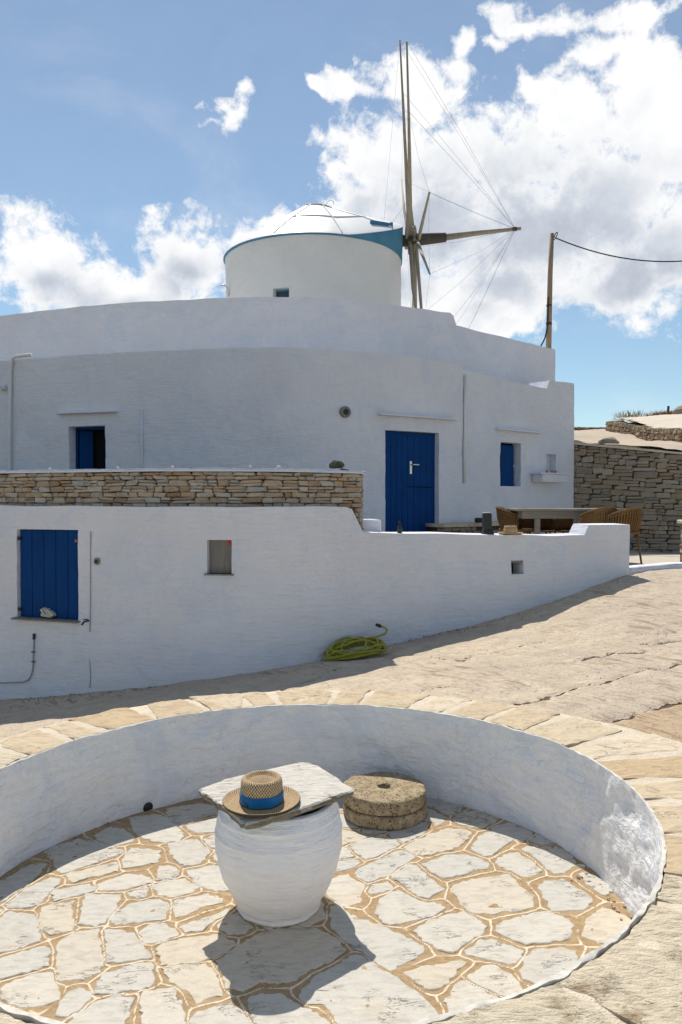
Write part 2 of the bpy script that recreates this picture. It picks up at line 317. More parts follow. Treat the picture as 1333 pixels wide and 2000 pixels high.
def box(bm, c, s, rz=0., taper=1., bev=0.):
    x, y, z = (v / 2 for v in s); M = Matrix.Translation(Vector(c)) @ Matrix.Rotation(rz, 4, 'Z')
    vs = [bm.verts.new(M @ Vector((a * x * (taper if e > 0 else 1), b_ * y * (taper if e > 0 else 1), e * z))) for e in (-1, 1) for a, b_ in ((-1, -1), (1, -1), (1, 1), (-1, 1))]
    fs = [bm.faces.new([vs[i] for i in f]) for f in ((3, 2, 1, 0), (4, 5, 6, 7), (0, 1, 5, 4), (1, 2, 6, 5), (2, 3, 7, 6), (3, 0, 4, 7))]
    if bev: bmesh.ops.bevel(bm, geom=list({e for f in fs for e in f.edges}), offset=bev, segments=1, affect='EDGES')
def tube(bm, pts, r, n=8, closed=False, caps=True):
    pts = [Vector(p) for p in pts]; m = len(pts); rs = r if isinstance(r, (list, tuple)) else [r] * m
    rings = []; up = None
    for i, p in enumerate(pts):
        a = pts[(i - 1) % m] if (closed or i > 0) else p; b_ = pts[(i + 1) % m] if (closed or i < m - 1) else p
        t = (b_ - a).normalized()
        if up is None: up = t.orthogonal().normalized()
        up = (up - t * up.dot(t)); up = up.normalized() if up.length > 1e-6 else t.orthogonal().normalized()
        s = t.cross(up)
        rings.append([bm.verts.new(p + (up * math.cos(q) + s * math.sin(q)) * rs[i]) for q in (2 * math.pi * k / n for k in range(n))])
    for i in range(m if closed else m - 1):
        A, C = rings[i], rings[(i + 1) % m]
        for k in range(n): bm.faces.new((A[k], A[(k + 1) % n], C[(k + 1) % n], C[k]))
    if caps and not closed: bm.faces.new(rings[0][::-1]); bm.faces.new(rings[-1])
def catmull(pts, step):
    """smooth polyline through pts, about one point every step"""
    P = [Vector(p) for p in pts]; P = [P[0] * 2 - P[1]] + P + [P[-1] * 2 - P[-2]]; out = []
    for i in range(1, len(P) - 2):
        k = max(1, round((P[i + 1] - P[i]).length / step))
        for j in range(k):
            t = j / k
            out.append(.5 * ((2 * P[i]) + (P[i + 1] - P[i - 1]) * t + (2 * P[i - 1] - 5 * P[i] + 4 * P[i + 1] - P[i + 2]) * t * t + (3 * P[i] - P[i - 1] - 3 * P[i + 1] + P[i + 2]) * t ** 3))
    return out + [P[-2]]
class Path:
    """plan curve seen left to right; its outer side is the right-hand normal"""
    def __init__(s, pts, smooth=True):
        s.p = [Vector((q[0], q[1])) for q in pts]
        if smooth: s.p = catmull(s.p, .06)
        s.s = [0.]
        for a, b_ in zip(s.p, s.p[1:]): s.s.append(s.s[-1] + (b_ - a).length)
        s.L = s.s[-1]
    def at(s, t):
        import bisect
        i = min(max(bisect.bisect_right(s.s, t) - 1, 0), len(s.p) - 2); f = (t - s.s[i]) / max(s.s[i + 1] - s.s[i], 1e-9)
        j0, j1 = max(i - 1, 0), min(i + 2, len(s.p) - 1); tg = (s.p[j1] - s.p[j0]).normalized()
        return s.p[i].lerp(s.p[i + 1], f), Vector((tg.y, -tg.x)), math.atan2(tg.y, tg.x)
    def sx(s, x):
        for i in range(len(s.p) - 1):
            a, b_ = s.p[i], s.p[i + 1]
            if min(a.x, b_.x) <= x <= max(a.x, b_.x) and a.x != b_.x: return s.s[i] + (s.s[i + 1] - s.s[i]) * (x - a.x) / (b_.x - a.x)
        return 0. if x < s.p[0].x else s.L
def interp(tab):
    xs = [a for a, _ in tab]; zs = [b_ for _, b_ in tab]
    return lambda t: float(np.interp(t, xs, zs))
def wall(name, path, zb, zt, thick, openings, mat, parent, step=.09, amp=.008, seed=0., closed=False, lip=.012, kind=None):
    """masonry wall along a plan path: real openings with reveals, hand-plastered (uneven) face, thickness, top"""
    S = set(np.arange(0, path.L, step)) | {path.L}
    lo = min(zb(t) for t in np.linspace(0, path.L, 40)); hi = max(zt(t) for t in np.linspace(0, path.L, 40)); Z = set(np.arange(lo, hi, step)) | {hi}
    for (a, b_, c, d_, dep) in openings:
        S = {t for t in S if min(abs(t - a), abs(t - b_)) > step * .35} | {a, b_}; Z = {t for t in Z if min(abs(t - c), abs(t - d_)) > step * .35} | {c, d_}
    S = sorted(S); Z = sorted(Z); bm = B(); V = {}
    def disp(p): return amp * (1.5 * noise.noise((p.x * 1.1 + seed, p.y * 1.1, p.z * 2.2)) + .9 * noise.noise((p.x * 3 + seed, p.y * 3, p.z * 9)) + .5 * noise.noise((p.x * 9, p.y * 9, p.z * 22 + seed)))
    for i, t in enumerate(S):
        P, n, _ = path.at(t); b0, t0 = zb(t), zt(t) + lip * noise.noise((P.x * 2.3, P.y * 2.3, seed + 5))
        for j, z in enumerate(Z):
            zz = min(max(z, b0), t0); q = Vector((P.x, P.y, zz)); k = disp(q); V[i, j] = bm.verts.new((P.x + n.x * k, P.y + n.y * k, zz))
    nS, nZ = len(S), len(Z)
    def hole(i, j):
        a, z = (S[i] + S[i + 1]) / 2, (Z[j] + Z[j + 1]) / 2
        return any(o[0] < a < o[1] and o[2] < z < o[3] for o in openings)
    for i in range(nS - 1):
        for j in range(nZ - 1):
            if hole(i, j): continue
            q = [V[i, j], V[i + 1, j], V[i + 1, j + 1], V[i, j + 1]]
            if abs(q[3].co.z - q[0].co.z) < 1e-5 and abs(q[2].co.z - q[1].co.z) < 1e-5: continue
            bm.faces.new(q)
    for (a, b_, c, d_, dep) in openings:
        i0, i1, j0, j1 = S.index(a), S.index(b_), Z.index(c), Z.index(d_)
        def inn(i, j):
            P, n, _ = path.at(S[i]); v = V[i, j].co; return (v.x - n.x * dep, v.y - n.y * dep, v.z)
        ring = [(i, j0) for i in range(i0, i1)] + [(i1, j) for j in range(j0, j1)] + [(i, j1) for i in range(i1, i0, -1)] + [(i0, j) for j in range(j1, j0, -1)]
        iv = [bm.verts.new(inn(*k)) for k in ring]
        for k in range(len(ring)): bm.faces.new((V[ring[k]], V[ring[(k + 1) % len(ring)]], iv[(k + 1) % len(ring)], iv[k]))
    bt, bb = [], []
    for i, t in enumerate(S):
        P, n, _ = path.at(t); zt_ = V[i, nZ - 1].co.z
        bt.append(bm.verts.new((P.x - n.x * thick, P.y - n.y * thick, zt_ + .006))); bb.append(bm.verts.new((P.x - n.x * thick, P.y - n.y * thick, zb(t))))
    for i in range(nS - 1):
        bm.faces.new((V[i, nZ - 1], V[i + 1, nZ - 1], bt[i + 1], bt[i])); bm.faces.new((bt[i], bt[i + 1], bb[i + 1], bb[i]))
    if not closed:
        for i in (0, nS - 1):
            cl = [V[i, j] for j in range(nZ)]; bm.faces.new(cl + [bt[i], bb[i]])
    bmesh.ops.remove_doubles(bm, verts=bm.verts, dist=1e-4)
    bmesh.ops.dissolve_degenerate(bm, edges=bm.edges, dist=1e-5)
    o = obj(name, bm, mat, parent, True, kind); return o
def set_sharp(o, ang=40):
    me = o.data
    try: me.set_sharp_from_angle(angle=R(ang))
    except Exception: pass
    return o
# unit stones: a dozen irregular blocks whose meshes are shared by every stone laid
def stone_meshes(mat, tagname, count=14, bev=.13, jit=.07, seed=1):
    rnd = random.Random(seed); out = []
    for k in range(count):
        bm = B(); box(bm, (0, 0, 0), (1, 1, 1))
        for v in bm.verts: v.co += Vector((rnd.uniform(-.10, .06) * (1 if v.co.x > 0 else -1), 0, rnd.uniform(-.16, .04) * (1 if v.co.z > 0 else -1)))
        bmesh.ops.bevel(bm, geom=list(bm.edges), offset=bev * rnd.uniform(.6, 1.1), segments=1, affect='EDGES')
        for v in bm.verts: v.co += Vector([rnd.uniform(-jit, jit) for _ in range(3)])
        bmesh.ops.recalc_face_normals(bm, faces=bm.faces)
        me = bpy.data.meshes.new(tagname + '_stone'); bm.to_mesh(me); bm.free(); me.materials.append(mat); out.append(me)
    return out
def lay_stones(parent, path, zb, zt, meshes, row=(.05, .09), wid=(.08, .24), depth=.12, gap=.010, seed=3, s0=0., s1=None, name='stone', proud=.02, limit=299):
    rnd = random.Random(seed); s1 = path.L if s1 is None else s1; base = wloc(parent); cnt = 0
    lev = [0.]
    while lev[-1] < .97: lev.append(lev[-1] + rnd.uniform(*row) / (zt((s0 + s1) / 2) - zb((s0 + s1) / 2)))
    lev = [l / lev[-1] for l in lev]
    for r_ in range(len(lev) - 1):
        t = s0 - rnd.uniform(0, wid[0])
        while t < s1 - .015:
            w = rnd.uniform(*wid) * rnd.uniform(.7, 1.15)
            if t < s0: w = max(w - (s0 - t), .05); t = s0
            w = min(w, s1 - t)
            if s1 - (t + w) < wid[0] * .6: w = s1 - t
            c = max(t + w / 2, s0 + .01); P, n, a = path.at(c); H = zt(c) - zb(c)
            z0 = zb(c) + H * lev[r_]; z1 = zb(c) + H * lev[r_ + 1]
            split = 2 if (z1 - z0) > row[0] * 1.35 and rnd.random() < .38 else 1
            for q in range(split):
                za = z0 + (z1 - z0) * q / split; zc = z0 + (z1 - z0) * (q + 1) / split
                if cnt >= limit: return cnt
                o = bpy.data.objects.new(name, rnd.choice(meshes)); k = rnd.uniform(-proud, proud) * .5
                o.location = Vector((P.x - n.x * (depth / 2 - k), P.y - n.y * (depth / 2 - k), (za + zc) / 2)) - base
                o.scale = ((w - gap * .5) * 1.02 * rnd.choice((1, -1)), depth, (zc - za - gap * .35) * 1.10); o.rotation_euler = (0, rnd.uniform(-.05, .05), a + rnd.uniform(-.05, .05))
                link(o, parent); cnt += 1
            t += w
    return cnt
def slabpoly(bm, pts, z, th, rnd, proud=.0, jit=.005, seg=.035, bev=.010, tilt=.018):
    """a flat irregular stone: worn outline, bevelled rim, top"""
    P = [Vector(p) for p in pts]; out = []
    for i in range(len(P)):
        a, b_ = P[i], P[(i + 1) % len(P)]; L = (b_ - a).length; k = max(1, round(L / seg))
        for j in range(k):
            t = j / k
            if k > 1 and j == 0: t = .06 / k
            q = a.lerp(b_, t); out.append(q + Vector((rnd.uniform(-jit, jit), rnd.uniform(-jit, jit))))
    c = sum(out, Vector((0, 0))) / len(out)
    zz = lambda q: z + tilt * q.x
    A = [bm.verts.new((q.x, q.y, zz(q) - th)) for q in out]; Bv = [bm.verts.new((q.x, q.y, zz(q) + proud - bev * .8)) for q in out]
    T = [bm.verts.new((q.x + (c.x - q.x) * min(.25, bev / max((q - c).length, .01)), q.y + (c.y - q.y) * min(.25, bev / max((q - c).length, .01)), zz(q) + proud)) for q in out]
    n = len(out)
    for i in range(n):
        j = (i + 1) % n
        bm.faces.new((A[i], A[j], Bv[j], Bv[i])); bm.faces.new((Bv[i], Bv[j], T[j], T[i]))
    bm.faces.new(T)
def lathe(bm, prof, c, n=48, uvn=None, jit=0., sx=1., sy=1.):
    """profile [(r, z)] round a vertical axis"""
    uv = bm.loops.layers.uv.new('weave') if uvn else None; rings = []; c = Vector(c); arc = [0.]
    for (r0, z0), (r1, z1) in zip(prof, prof[1:]): arc.append(arc[-1] + math.hypot(r1 - r0, z1 - z0))
    for (r, z) in prof:
        rings.append([bm.verts.new(c + Vector((r * sx * math.cos(q) * (1 + jit * noise.noise((math.cos(q) * 1.7, math.sin(q) * 1.7, z * 5))), r * sy * math.sin(q) * (1 + jit * noise.noise((math.cos(q) * 1.7, math.sin(q) * 1.7, z * 5))), z))) for q in (2 * math.pi * k / n for k in range(n))])
    for i in range(len(prof) - 1):
        for k in range(n):
            f = bm.faces.new((rings[i][k], rings[i][(k + 1) % n], rings[i + 1][(k + 1) % n], rings[i + 1][k]))
            if uv:
                for l, (kk, ii) in zip(f.loops, ((k, i), (k + 1, i), (k + 1, i + 1), (k, i + 1))): l[uv].uv = (kk / n * uvn[0], arc[ii] * uvn[1])
    return rings
def grid_sheet(name, xs, ys, fz, mat, kind='structure', keep=None, attrs=None):
    nx, ny = len(xs), len(ys); X, Y = np.meshgrid(xs, ys); Zz = fz(X, Y)
    v = np.stack([X, Y, Zz], -1).reshape(-1, 3); idx = np.arange(nx * ny).reshape(ny, nx)
    f = np.stack([idx[:-1, :-1], idx[:-1, 1:], idx[1:, 1:], idx[1:, :-1]], -1).reshape(-1, 4)
    if keep is not None:
        cx = (X[:-1, :-1] + X[1:, 1:]) / 2; cy = (Y[:-1, :-1] + Y[1:, 1:]) / 2; f = f[keep(cx, cy).reshape(-1)]
    me = bpy.data.meshes.new(name); me.from_pydata(v.tolist(), [], f.tolist()); me.update()
    for k, a in (attrs or {}).items():
        at = me.attributes.new(k, 'FLOAT', 'POINT'); at.data.foreach_set('value', a(X, Y).astype(np.float32).reshape(-1))
    o = mobj(name, me, mat, None, True, kind); return o
def tps(pts):
    """smooth height surface through measured points"""
    P = np.array(pts, float); n = len(P); d = np.hypot(P[:, None, 0] - P[None, :, 0], P[:, None, 1] - P[None, :, 1])
    U = lambda r: np.where(r > 1e-9, r * r * np.log(np.maximum(r, 1e-9)), 0)
    K = U(d) + .02 * np.eye(n); Q = np.c_[np.ones(n), P[:, :2]]
    w = np.linalg.solve(np.block([[K, Q], [Q.T, np.zeros((3, 3))]]), np.r_[P[:, 2], np.zeros(3)])
    def f(x, y):
        x = np.asarray(x, float); y = np.asarray(y, float); o = w[n] + w[n + 1] * x + w[n + 2] * y
        for k in range(n): o = o + w[k] * U(np.hypot(x - P[k, 0], y - P[k, 1]))
        return o
    return f
def fbm(x, y, s, seed=0., oct=3):
    o = np.zeros_like(x)
    flat = [(a, b_) for a, b_ in zip(x.ravel(), y.ravel())]
    o = np.array([noise.fractal((a * s + seed, b_ * s, seed), .6, 2., oct) for a, b_ in flat]).reshape(x.shape)
    return o

# measured ground heights (x, y, z) and the outlines of the flagstones, in metres
LANE_PTS=[(-6.5,8.9,-1.2),(-4.811,8.8,-1.0),(-3.703,8.3,-.83),(-2.846,8.0,-.69),(-1.889,7.7,-.535),(-.836,7.5,-.35),(-.136,7.7,-.26),(.781,8.2,-.135),(1.303,8.35,-.055),(1.894,8.5,.068),(2.666,8.8,.253),(3.386,9.0,.465),(4.27,9.6,.50),(5.6,9.8,.56),
(-.2,5.45,-.09),(.6,5.35,-.03),(1.2,5.05,-.01),(1.75,4.4,.01),(2.0,3.4,.015),(1.8,2.4,.01),(1.0,1.6,-.01),(-.3,1.2,-.03),(-1.6,1.7,-.06),(-2.3,2.8,-.12),(-2.35,3.9,-.16),(-1.8,4.9,-.22),(-1.1,5.3,-.16),(3.2,3.2,.06),(3,5,.12),(5,4,.25),(5.5,6.5,.42),(3.0,7.0,.22),(-4,5.5,-.65),(-4,3,-.5),(0,-1,-.05),(-5,-1,-.4),(5,0,.2),(1.6,6.8,.0),(-.2,6.6,-.2),(-2,6.3,-.45)]
STONES = [[(-1.705,3.806), (-1.666,3.861), (-1.631,3.962), (-1.570,3.990), (-1.542,3.974), (-1.548,3.828), (-1.560,3.773), (-1.593,3.643), (-1.610,3.593)],
[(-1.597,4.117), (-1.560,4.198), (-1.475,4.263), (-1.355,4.224), (-1.264,4.178), (-1.274,4.137), (-1.234,4.152), (-1.176,4.109), (-1.195,4.069), (-1.282,3.994), (-1.393,3.901), (-1.421,3.881), (-1.454,3.911), (-1.514,4.034)],
[(-1.391,4.313), (-1.340,4.430), (-1.245,4.379), (-1.157,4.286), (-1.166,4.234), (-1.236,4.185), (-1.350,4.258)],
[(-1.269,4.553), (-1.205,4.560), (-1.112,4.586), (-1.066,4.564), (-0.961,4.423), (-0.898,4.311), (-0.902,4.223), (-1.016,4.219), (-1.107,4.275), (-1.168,4.358), (-1.223,4.472)],
[(-1.142,4.148), (-0.983,4.109), (-0.956,3.982), (-1.119,3.921), (-1.149,4.052)],
[(-1.391,3.865), (-1.191,3.983), (-1.156,3.937), (-1.143,3.892), (-1.332,3.786)],
[(-1.571,3.592), (-1.545,3.719), (-1.459,3.832), (-1.402,3.809), (-1.409,3.754), (-1.422,3.611), (-1.446,3.557), (-1.551,3.560)],
[(-1.391,3.687), (-1.381,3.713), (-1.246,3.755), (-1.201,3.720), (-1.215,3.681), (-1.355,3.609)],
[(-1.197,3.760), (-1.095,3.847), (-1.010,3.844), (-0.942,3.792), (-0.949,3.765), (-1.054,3.702), (-1.161,3.699)],
[(-1.021,3.668), (-0.954,3.731), (-0.942,3.711), (-0.932,3.645), (-0.959,3.621), (-0.989,3.635)],
[(-0.933,3.929), (-0.877,3.934), (-0.825,3.873), (-0.841,3.803), (-0.914,3.791)],
[(-1.065,4.674), (-0.883,4.741), (-0.782,4.704), (-0.761,4.599), (-0.844,4.532), (-0.917,4.448), (-0.974,4.451), (-1.024,4.530)],
[(-0.903,4.419), (-0.789,4.501), (-0.712,4.527), (-0.676,4.345), (-0.807,4.332), (-0.862,4.371)],
[(-0.950,4.181), (-0.835,4.236), (-0.797,4.235), (-0.705,4.081), (-0.738,3.957), (-0.809,3.937), (-0.862,4.000), (-0.898,4.064)],
[(-0.758,4.233), (-0.712,4.301), (-0.641,4.272), (-0.631,4.152), (-0.685,4.137), (-0.725,4.172)],
[(-0.786,3.878), (-0.647,3.931), (-0.559,3.913), (-0.536,3.797), (-0.532,3.676), (-0.599,3.678), (-0.681,3.720), (-0.747,3.819)],
[(-0.922,3.743), (-0.784,3.799), (-0.695,3.708), (-0.718,3.669), (-0.807,3.621), (-0.868,3.655), (-0.899,3.702)],
[(-0.996,3.546), (-0.984,3.573), (-0.869,3.606), (-0.815,3.571), (-0.809,3.544), (-0.804,3.439), (-0.997,3.395), (-1.029,3.434), (-1.024,3.502)],
[(-0.782,3.593), (-0.640,3.640), (-0.560,3.600), (-0.562,3.563), (-0.659,3.530), (-0.687,3.483), (-0.744,3.450), (-0.768,3.543)],
[(-1.537,3.514), (-1.411,3.487), (-1.333,3.344), (-1.307,3.280), (-1.348,3.240), (-1.437,3.203), (-1.486,3.234), (-1.557,3.417)],
[(-1.400,3.550), (-1.336,3.571), (-1.272,3.601), (-1.182,3.348), (-1.270,3.331), (-1.329,3.373)],
[(-1.223,3.655), (-1.061,3.650), (-1.054,3.575), (-1.051,3.508), (-1.068,3.418), (-1.093,3.382), (-1.173,3.409), (-1.183,3.452), (-1.195,3.521)],
[(-1.403,3.153), (-1.268,3.232), (-1.231,3.196), (-1.200,3.100), (-1.247,3.065), (-1.357,3.023), (-1.399,3.042), (-1.427,3.116)],
[(-1.213,3.266), (-1.166,3.328), (-1.077,3.363), (-1.023,3.220), (-0.963,3.047), (-1.024,3.014), (-1.105,2.994), (-1.144,3.080)],
[(-1.034,3.340), (-0.989,3.344), (-0.908,3.314), (-0.863,3.256), (-0.807,3.174), (-0.792,3.140), (-0.863,3.127), (-0.952,3.121), (-0.985,3.219)],
[(-0.870,3.329), (-0.858,3.378), (-0.793,3.387), (-0.725,3.330), (-0.716,3.303), (-0.764,3.263), (-0.830,3.244)],
[(-1.316,2.978), (-1.250,3.029), (-1.165,3.053), (-1.127,2.982), (-1.071,2.888), (-1.128,2.858), (-1.183,2.840), (-1.236,2.869), (-1.293,2.903)],
[(-1.043,2.929), (-1.021,2.941), (-0.960,2.910), (-0.957,2.877), (-0.973,2.862), (-0.968,2.830), (-1.018,2.786), (-1.050,2.802), (-1.051,2.848)],
[(-0.944,3.038), (-0.794,3.102), (-0.772,3.078), (-0.738,2.988), (-0.744,2.945), (-0.835,2.927), (-0.941,2.909), (-0.944,2.959)],
[(-0.970,2.792), (-0.910,2.860), (-0.845,2.907), (-0.833,2.882), (-0.784,2.877), (-0.792,2.810), (-0.783,2.742), (-0.771,2.664), (-0.966,2.669), (-0.975,2.747)],
[(-0.755,2.916), (-0.702,2.927), (-0.650,2.934), (-0.603,2.836), (-0.580,2.774), (-0.551,2.658), (-0.692,2.662), (-0.724,2.793), (-0.739,2.824)],
[(-0.708,3.357), (-0.678,3.389), (-0.516,3.504), (-0.521,3.452), (-0.577,3.408), (-0.609,3.348), (-0.665,3.323)],
[(-0.775,3.202), (-0.760,3.237), (-0.615,3.279), (-0.533,3.292), (-0.472,3.244), (-0.450,3.212), (-0.511,3.155), (-0.573,3.114), (-0.664,3.093), (-0.719,3.086), (-0.744,3.143)],
[(-0.541,3.362), (-0.519,3.440), (-0.468,3.473), (-0.441,3.415), (-0.397,3.358), (-0.416,3.315), (-0.488,3.307)],
[(-0.719,3.063), (-0.676,3.071), (-0.555,3.081), (-0.505,3.016), (-0.462,2.896), (-0.518,2.873), (-0.551,2.854), (-0.584,2.916), (-0.654,2.968), (-0.695,3.031)],
[(-0.501,3.107), (-0.435,3.191), (-0.397,3.253), (-0.320,3.313), (-0.201,3.341), (-0.115,3.326), (-0.059,3.281), (-0.027,3.249), (0.001,3.189), (0.007,3.159), (-0.026,3.111), (-0.092,3.068), (-0.136,3.042), (-0.174,2.984), (-0.243,2.973), (-0.314,2.975), (-0.368,2.926), (-0.434,2.938), (-0.462,3.015), (-0.493,3.069)],
[(-0.537,2.780), (-0.408,2.835), (-0.358,2.768), (-0.334,2.731), (-0.305,2.652), (-0.523,2.658)],
[(-0.350,2.861), (-0.301,2.892), (-0.237,2.886), (-0.128,2.804), (-0.049,2.734), (-0.015,2.645), (-0.286,2.652)],
[(0.041,3.119), (0.077,3.129), (0.161,3.013), (0.214,2.979), (0.290,2.875), (0.347,2.794), (0.343,2.712), (0.314,2.634), (0.026,2.642), (-0.031,2.782), (-0.070,2.843), (-0.115,2.830), (-0.152,2.881), (-0.141,2.920), (-0.094,2.988), (-0.026,3.049)],
[(-0.040,3.402), (-0.048,3.483), (-0.004,3.562), (0.034,3.446), (0.095,3.397), (0.166,3.350), (0.259,3.271), (0.343,3.178), (0.334,3.149), (0.289,3.101), (0.195,3.036), (0.152,3.071), (0.111,3.138), (0.078,3.186), (0.021,3.248), (-0.028,3.324)],
[(0.189,3.369), (0.166,3.446), (0.174,3.511), (0.203,3.578), (0.269,3.651), (0.308,3.598), (0.374,3.536), (0.437,3.520), (0.469,3.479), (0.406,3.421), (0.289,3.374), (0.209,3.360)],
[(0.326,3.302), (0.387,3.365), (0.480,3.419), (0.551,3.434), (0.594,3.392), (0.624,3.325), (0.611,3.282), (0.548,3.232), (0.466,3.150), (0.412,3.176), (0.360,3.228)],
[(0.248,3.003), (0.351,3.045), (0.420,3.062), (0.473,3.083), (0.497,3.059), (0.444,2.998), (0.422,2.964), (0.368,2.914), (0.325,2.907), (0.298,2.958)],
[(0.398,2.833), (0.426,2.880), (0.438,2.919), (0.473,2.947), (0.519,2.902), (0.581,2.843), (0.630,2.804), (0.593,2.760), (0.520,2.721), (0.454,2.656), (0.408,2.710), (0.404,2.779)],
[(0.055,4.129), (0.117,4.186), (0.210,4.225), (0.298,4.178), (0.318,4.136), (0.262,4.088), (0.184,3.996), (0.133,3.982), (0.083,4.047)],
[(0.345,4.101), (0.420,4.182), (0.503,4.248), (0.590,4.316), (0.705,4.302), (0.721,4.257), (0.676,4.172), (0.636,4.106), (0.555,4.061), (0.461,4.009), (0.389,4.019)],
[(0.079,3.850), (0.167,3.935), (0.290,4.055), (0.334,4.061), (0.382,3.981), (0.322,3.914), (0.245,3.815), (0.159,3.756), (0.125,3.743), (0.085,3.793)],
[(-0.001,3.957), (0.075,3.969), (0.092,3.923), (0.059,3.895), (-0.004,3.860), (-0.047,3.869), (-0.040,3.943)],
[(-0.011,3.796), (0.030,3.809), (0.110,3.703), (0.088,3.645), (0.090,3.556), (0.015,3.510), (-0.057,3.618), (-0.065,3.743)],
[(0.253,3.787), (0.349,3.899), (0.383,3.882), (0.416,3.795), (0.465,3.697), (0.487,3.657), (0.405,3.576), (0.362,3.597), (0.318,3.702), (0.274,3.745)],
[(0.157,3.708), (0.226,3.726), (0.240,3.679), (0.214,3.647), (0.154,3.630), (0.141,3.643)],
[(0.425,3.911), (0.545,3.990), (0.649,4.001), (0.714,3.960), (0.749,3.884), (0.730,3.855), (0.610,3.802), (0.515,3.763), (0.455,3.836)],
[(0.533,3.642), (0.565,3.695), (0.636,3.732), (0.830,3.781), (0.844,3.700), (0.896,3.577), (0.866,3.483), (0.829,3.458), (0.750,3.448), (0.631,3.430), (0.579,3.467), (0.565,3.520)],
[(0.527,4.738), (0.571,4.825), (0.695,4.774), (0.732,4.622), (0.702,4.541), (0.619,4.535), (0.579,4.608), (0.534,4.652)],
[(0.649,4.447), (0.742,4.538), (0.834,4.579), (0.874,4.562), (0.923,4.471), (0.866,4.395), (0.788,4.323), (0.753,4.338), (0.687,4.382)],
[(-0.036,4.333), (0.042,4.321), (0.134,4.246), (0.196,4.261), (0.063,4.179), (0.010,4.148), (-0.035,4.166)],
[(0.534,4.440), (0.560,4.458), (0.605,4.427), (0.541,4.364)],
[(0.704,4.071), (0.761,4.203), (0.835,4.270), (0.935,4.161), (0.858,4.081), (0.791,4.004), (0.745,3.990)],
[(0.861,4.323), (0.963,4.393), (1.028,4.334), (1.068,4.243), (0.995,4.159), (0.939,4.178), (0.862,4.251)],
[(0.957,4.061), (1.021,4.083), (1.094,4.024), (1.137,3.944), (1.178,3.867), (1.109,3.798), (1.057,3.786), (1.035,3.858), (0.999,3.996)],
[(0.804,3.926), (0.852,3.986), (0.924,4.014), (0.973,3.920), (1.003,3.816), (0.958,3.775), (0.907,3.763), (0.859,3.821), (0.813,3.866)],
[(1.032,4.158), (1.102,4.224), (1.143,4.205), (1.154,4.136), (1.088,4.113)],
[(1.063,4.073), (1.153,4.078), (1.188,4.020), (1.205,3.911), (1.182,3.882), (1.134,3.960)],
[(1.182,3.767), (1.227,3.779), (1.273,3.695), (1.279,3.616), (1.255,3.585), (1.217,3.586), (1.201,3.658)],
[(0.951,3.654), (0.994,3.705), (1.087,3.722), (1.112,3.648), (1.159,3.569), (1.149,3.508), (1.093,3.462), (1.012,3.441), (0.953,3.455), (0.960,3.527)],
[(1.084,3.343), (1.130,3.409), (1.188,3.453), (1.225,3.434), (1.264,3.370), (1.268,3.331), (1.251,3.273), (1.168,3.173), (1.081,3.190), (1.036,3.248), (1.061,3.289)],
[(0.691,3.323), (0.730,3.365), (0.872,3.417), (0.924,3.427), (0.991,3.379), (1.005,3.323), (0.983,3.250), (0.956,3.220), (0.851,3.198), (0.765,3.200), (0.717,3.248), (0.680,3.270)],
[(0.519,3.153), (0.594,3.221), (0.652,3.219), (0.744,3.137), (0.729,3.099), (0.693,3.063), (0.649,3.064), (0.588,3.094), (0.520,3.124)],
[(0.719,3.008), (0.755,3.089), (0.803,3.145), (0.891,3.152), (0.960,3.135), (0.950,3.046), (0.933,2.975), (0.862,2.917), (0.779,2.924), (0.717,2.955)],
[(0.497,2.970), (0.572,3.039), (0.610,3.038), (0.650,2.992), (0.683,2.922), (0.686,2.889), (0.656,2.849), (0.607,2.867), (0.553,2.909)],
[(0.693,2.864), (0.734,2.871), (0.805,2.865), (0.756,2.799), (0.684,2.817)],
[(-0.262,4.420), (-0.173,4.553), (-0.235,4.704), (-0.363,4.745), (-0.490,4.590), (-0.410,4.448)],
[(-0.561,2.407), (-0.602,2.252), (-0.599,2.190), (-0.428,2.146), (-0.340,2.225), (-0.312,2.326), (-0.396,2.419), (-0.459,2.450)],
[(-0.145,2.342), (-0.043,2.163), (0.133,2.183), (0.185,2.263), (0.131,2.431), (-0.037,2.429)],
[(0.128,4.711), (0.084,4.611), (0.075,4.542), (0.169,4.428), (0.305,4.422), (0.362,4.532), (0.372,4.631), (0.257,4.725)],
[(-0.264,4.250), (-0.393,4.231), (-0.460,4.155), (-0.449,4.006), (-0.377,3.951), (-0.231,3.967), (-0.181,4.003), (-0.198,4.188)],
[(-0.882,2.202), (-0.752,2.242), (-0.722,2.384), (-0.744,2.498), (-0.937,2.523), (-0.970,2.447), (-0.985,2.296)],
[(0.409,2.538), (0.271,2.474), (0.313,2.281), (0.453,2.232), (0.555,2.326), (0.562,2.436)],
[(-1.040,2.577), (-1.116,2.701), (-1.268,2.698), (-1.321,2.620), (-1.294,2.476), (-1.186,2.430), (-1.075,2.474)],
[(-0.162,3.524), (-0.179,3.705), (-0.322,3.756), (-0.462,3.672), (-0.460,3.562), (-0.257,3.463)],
[(0.837,2.465), (0.879,2.589), (0.725,2.740), (0.600,2.645), (0.570,2.511), (0.685,2.417)],
[(0.087,4.731), (0.056,4.851), (-0.027,4.928), (-0.139,4.917), (-0.185,4.798), (-0.152,4.664), (-0.071,4.581), (0.053,4.638)],
[(-0.257,2.238), (-0.364,2.131), (-0.378,2.067), (-0.249,1.931), (-0.127,1.981), (-0.084,2.057), (-0.113,2.199)],
[(-1.504,3.024), (-1.594,2.912), (-1.564,2.711), (-1.410,2.729), (-1.303,2.837), (-1.405,2.999)],
[(-0.588,4.920), (-0.700,4.890), (-0.740,4.750), (-0.703,4.633), (-0.579,4.610), (-0.433,4.731), (-0.438,4.856)],
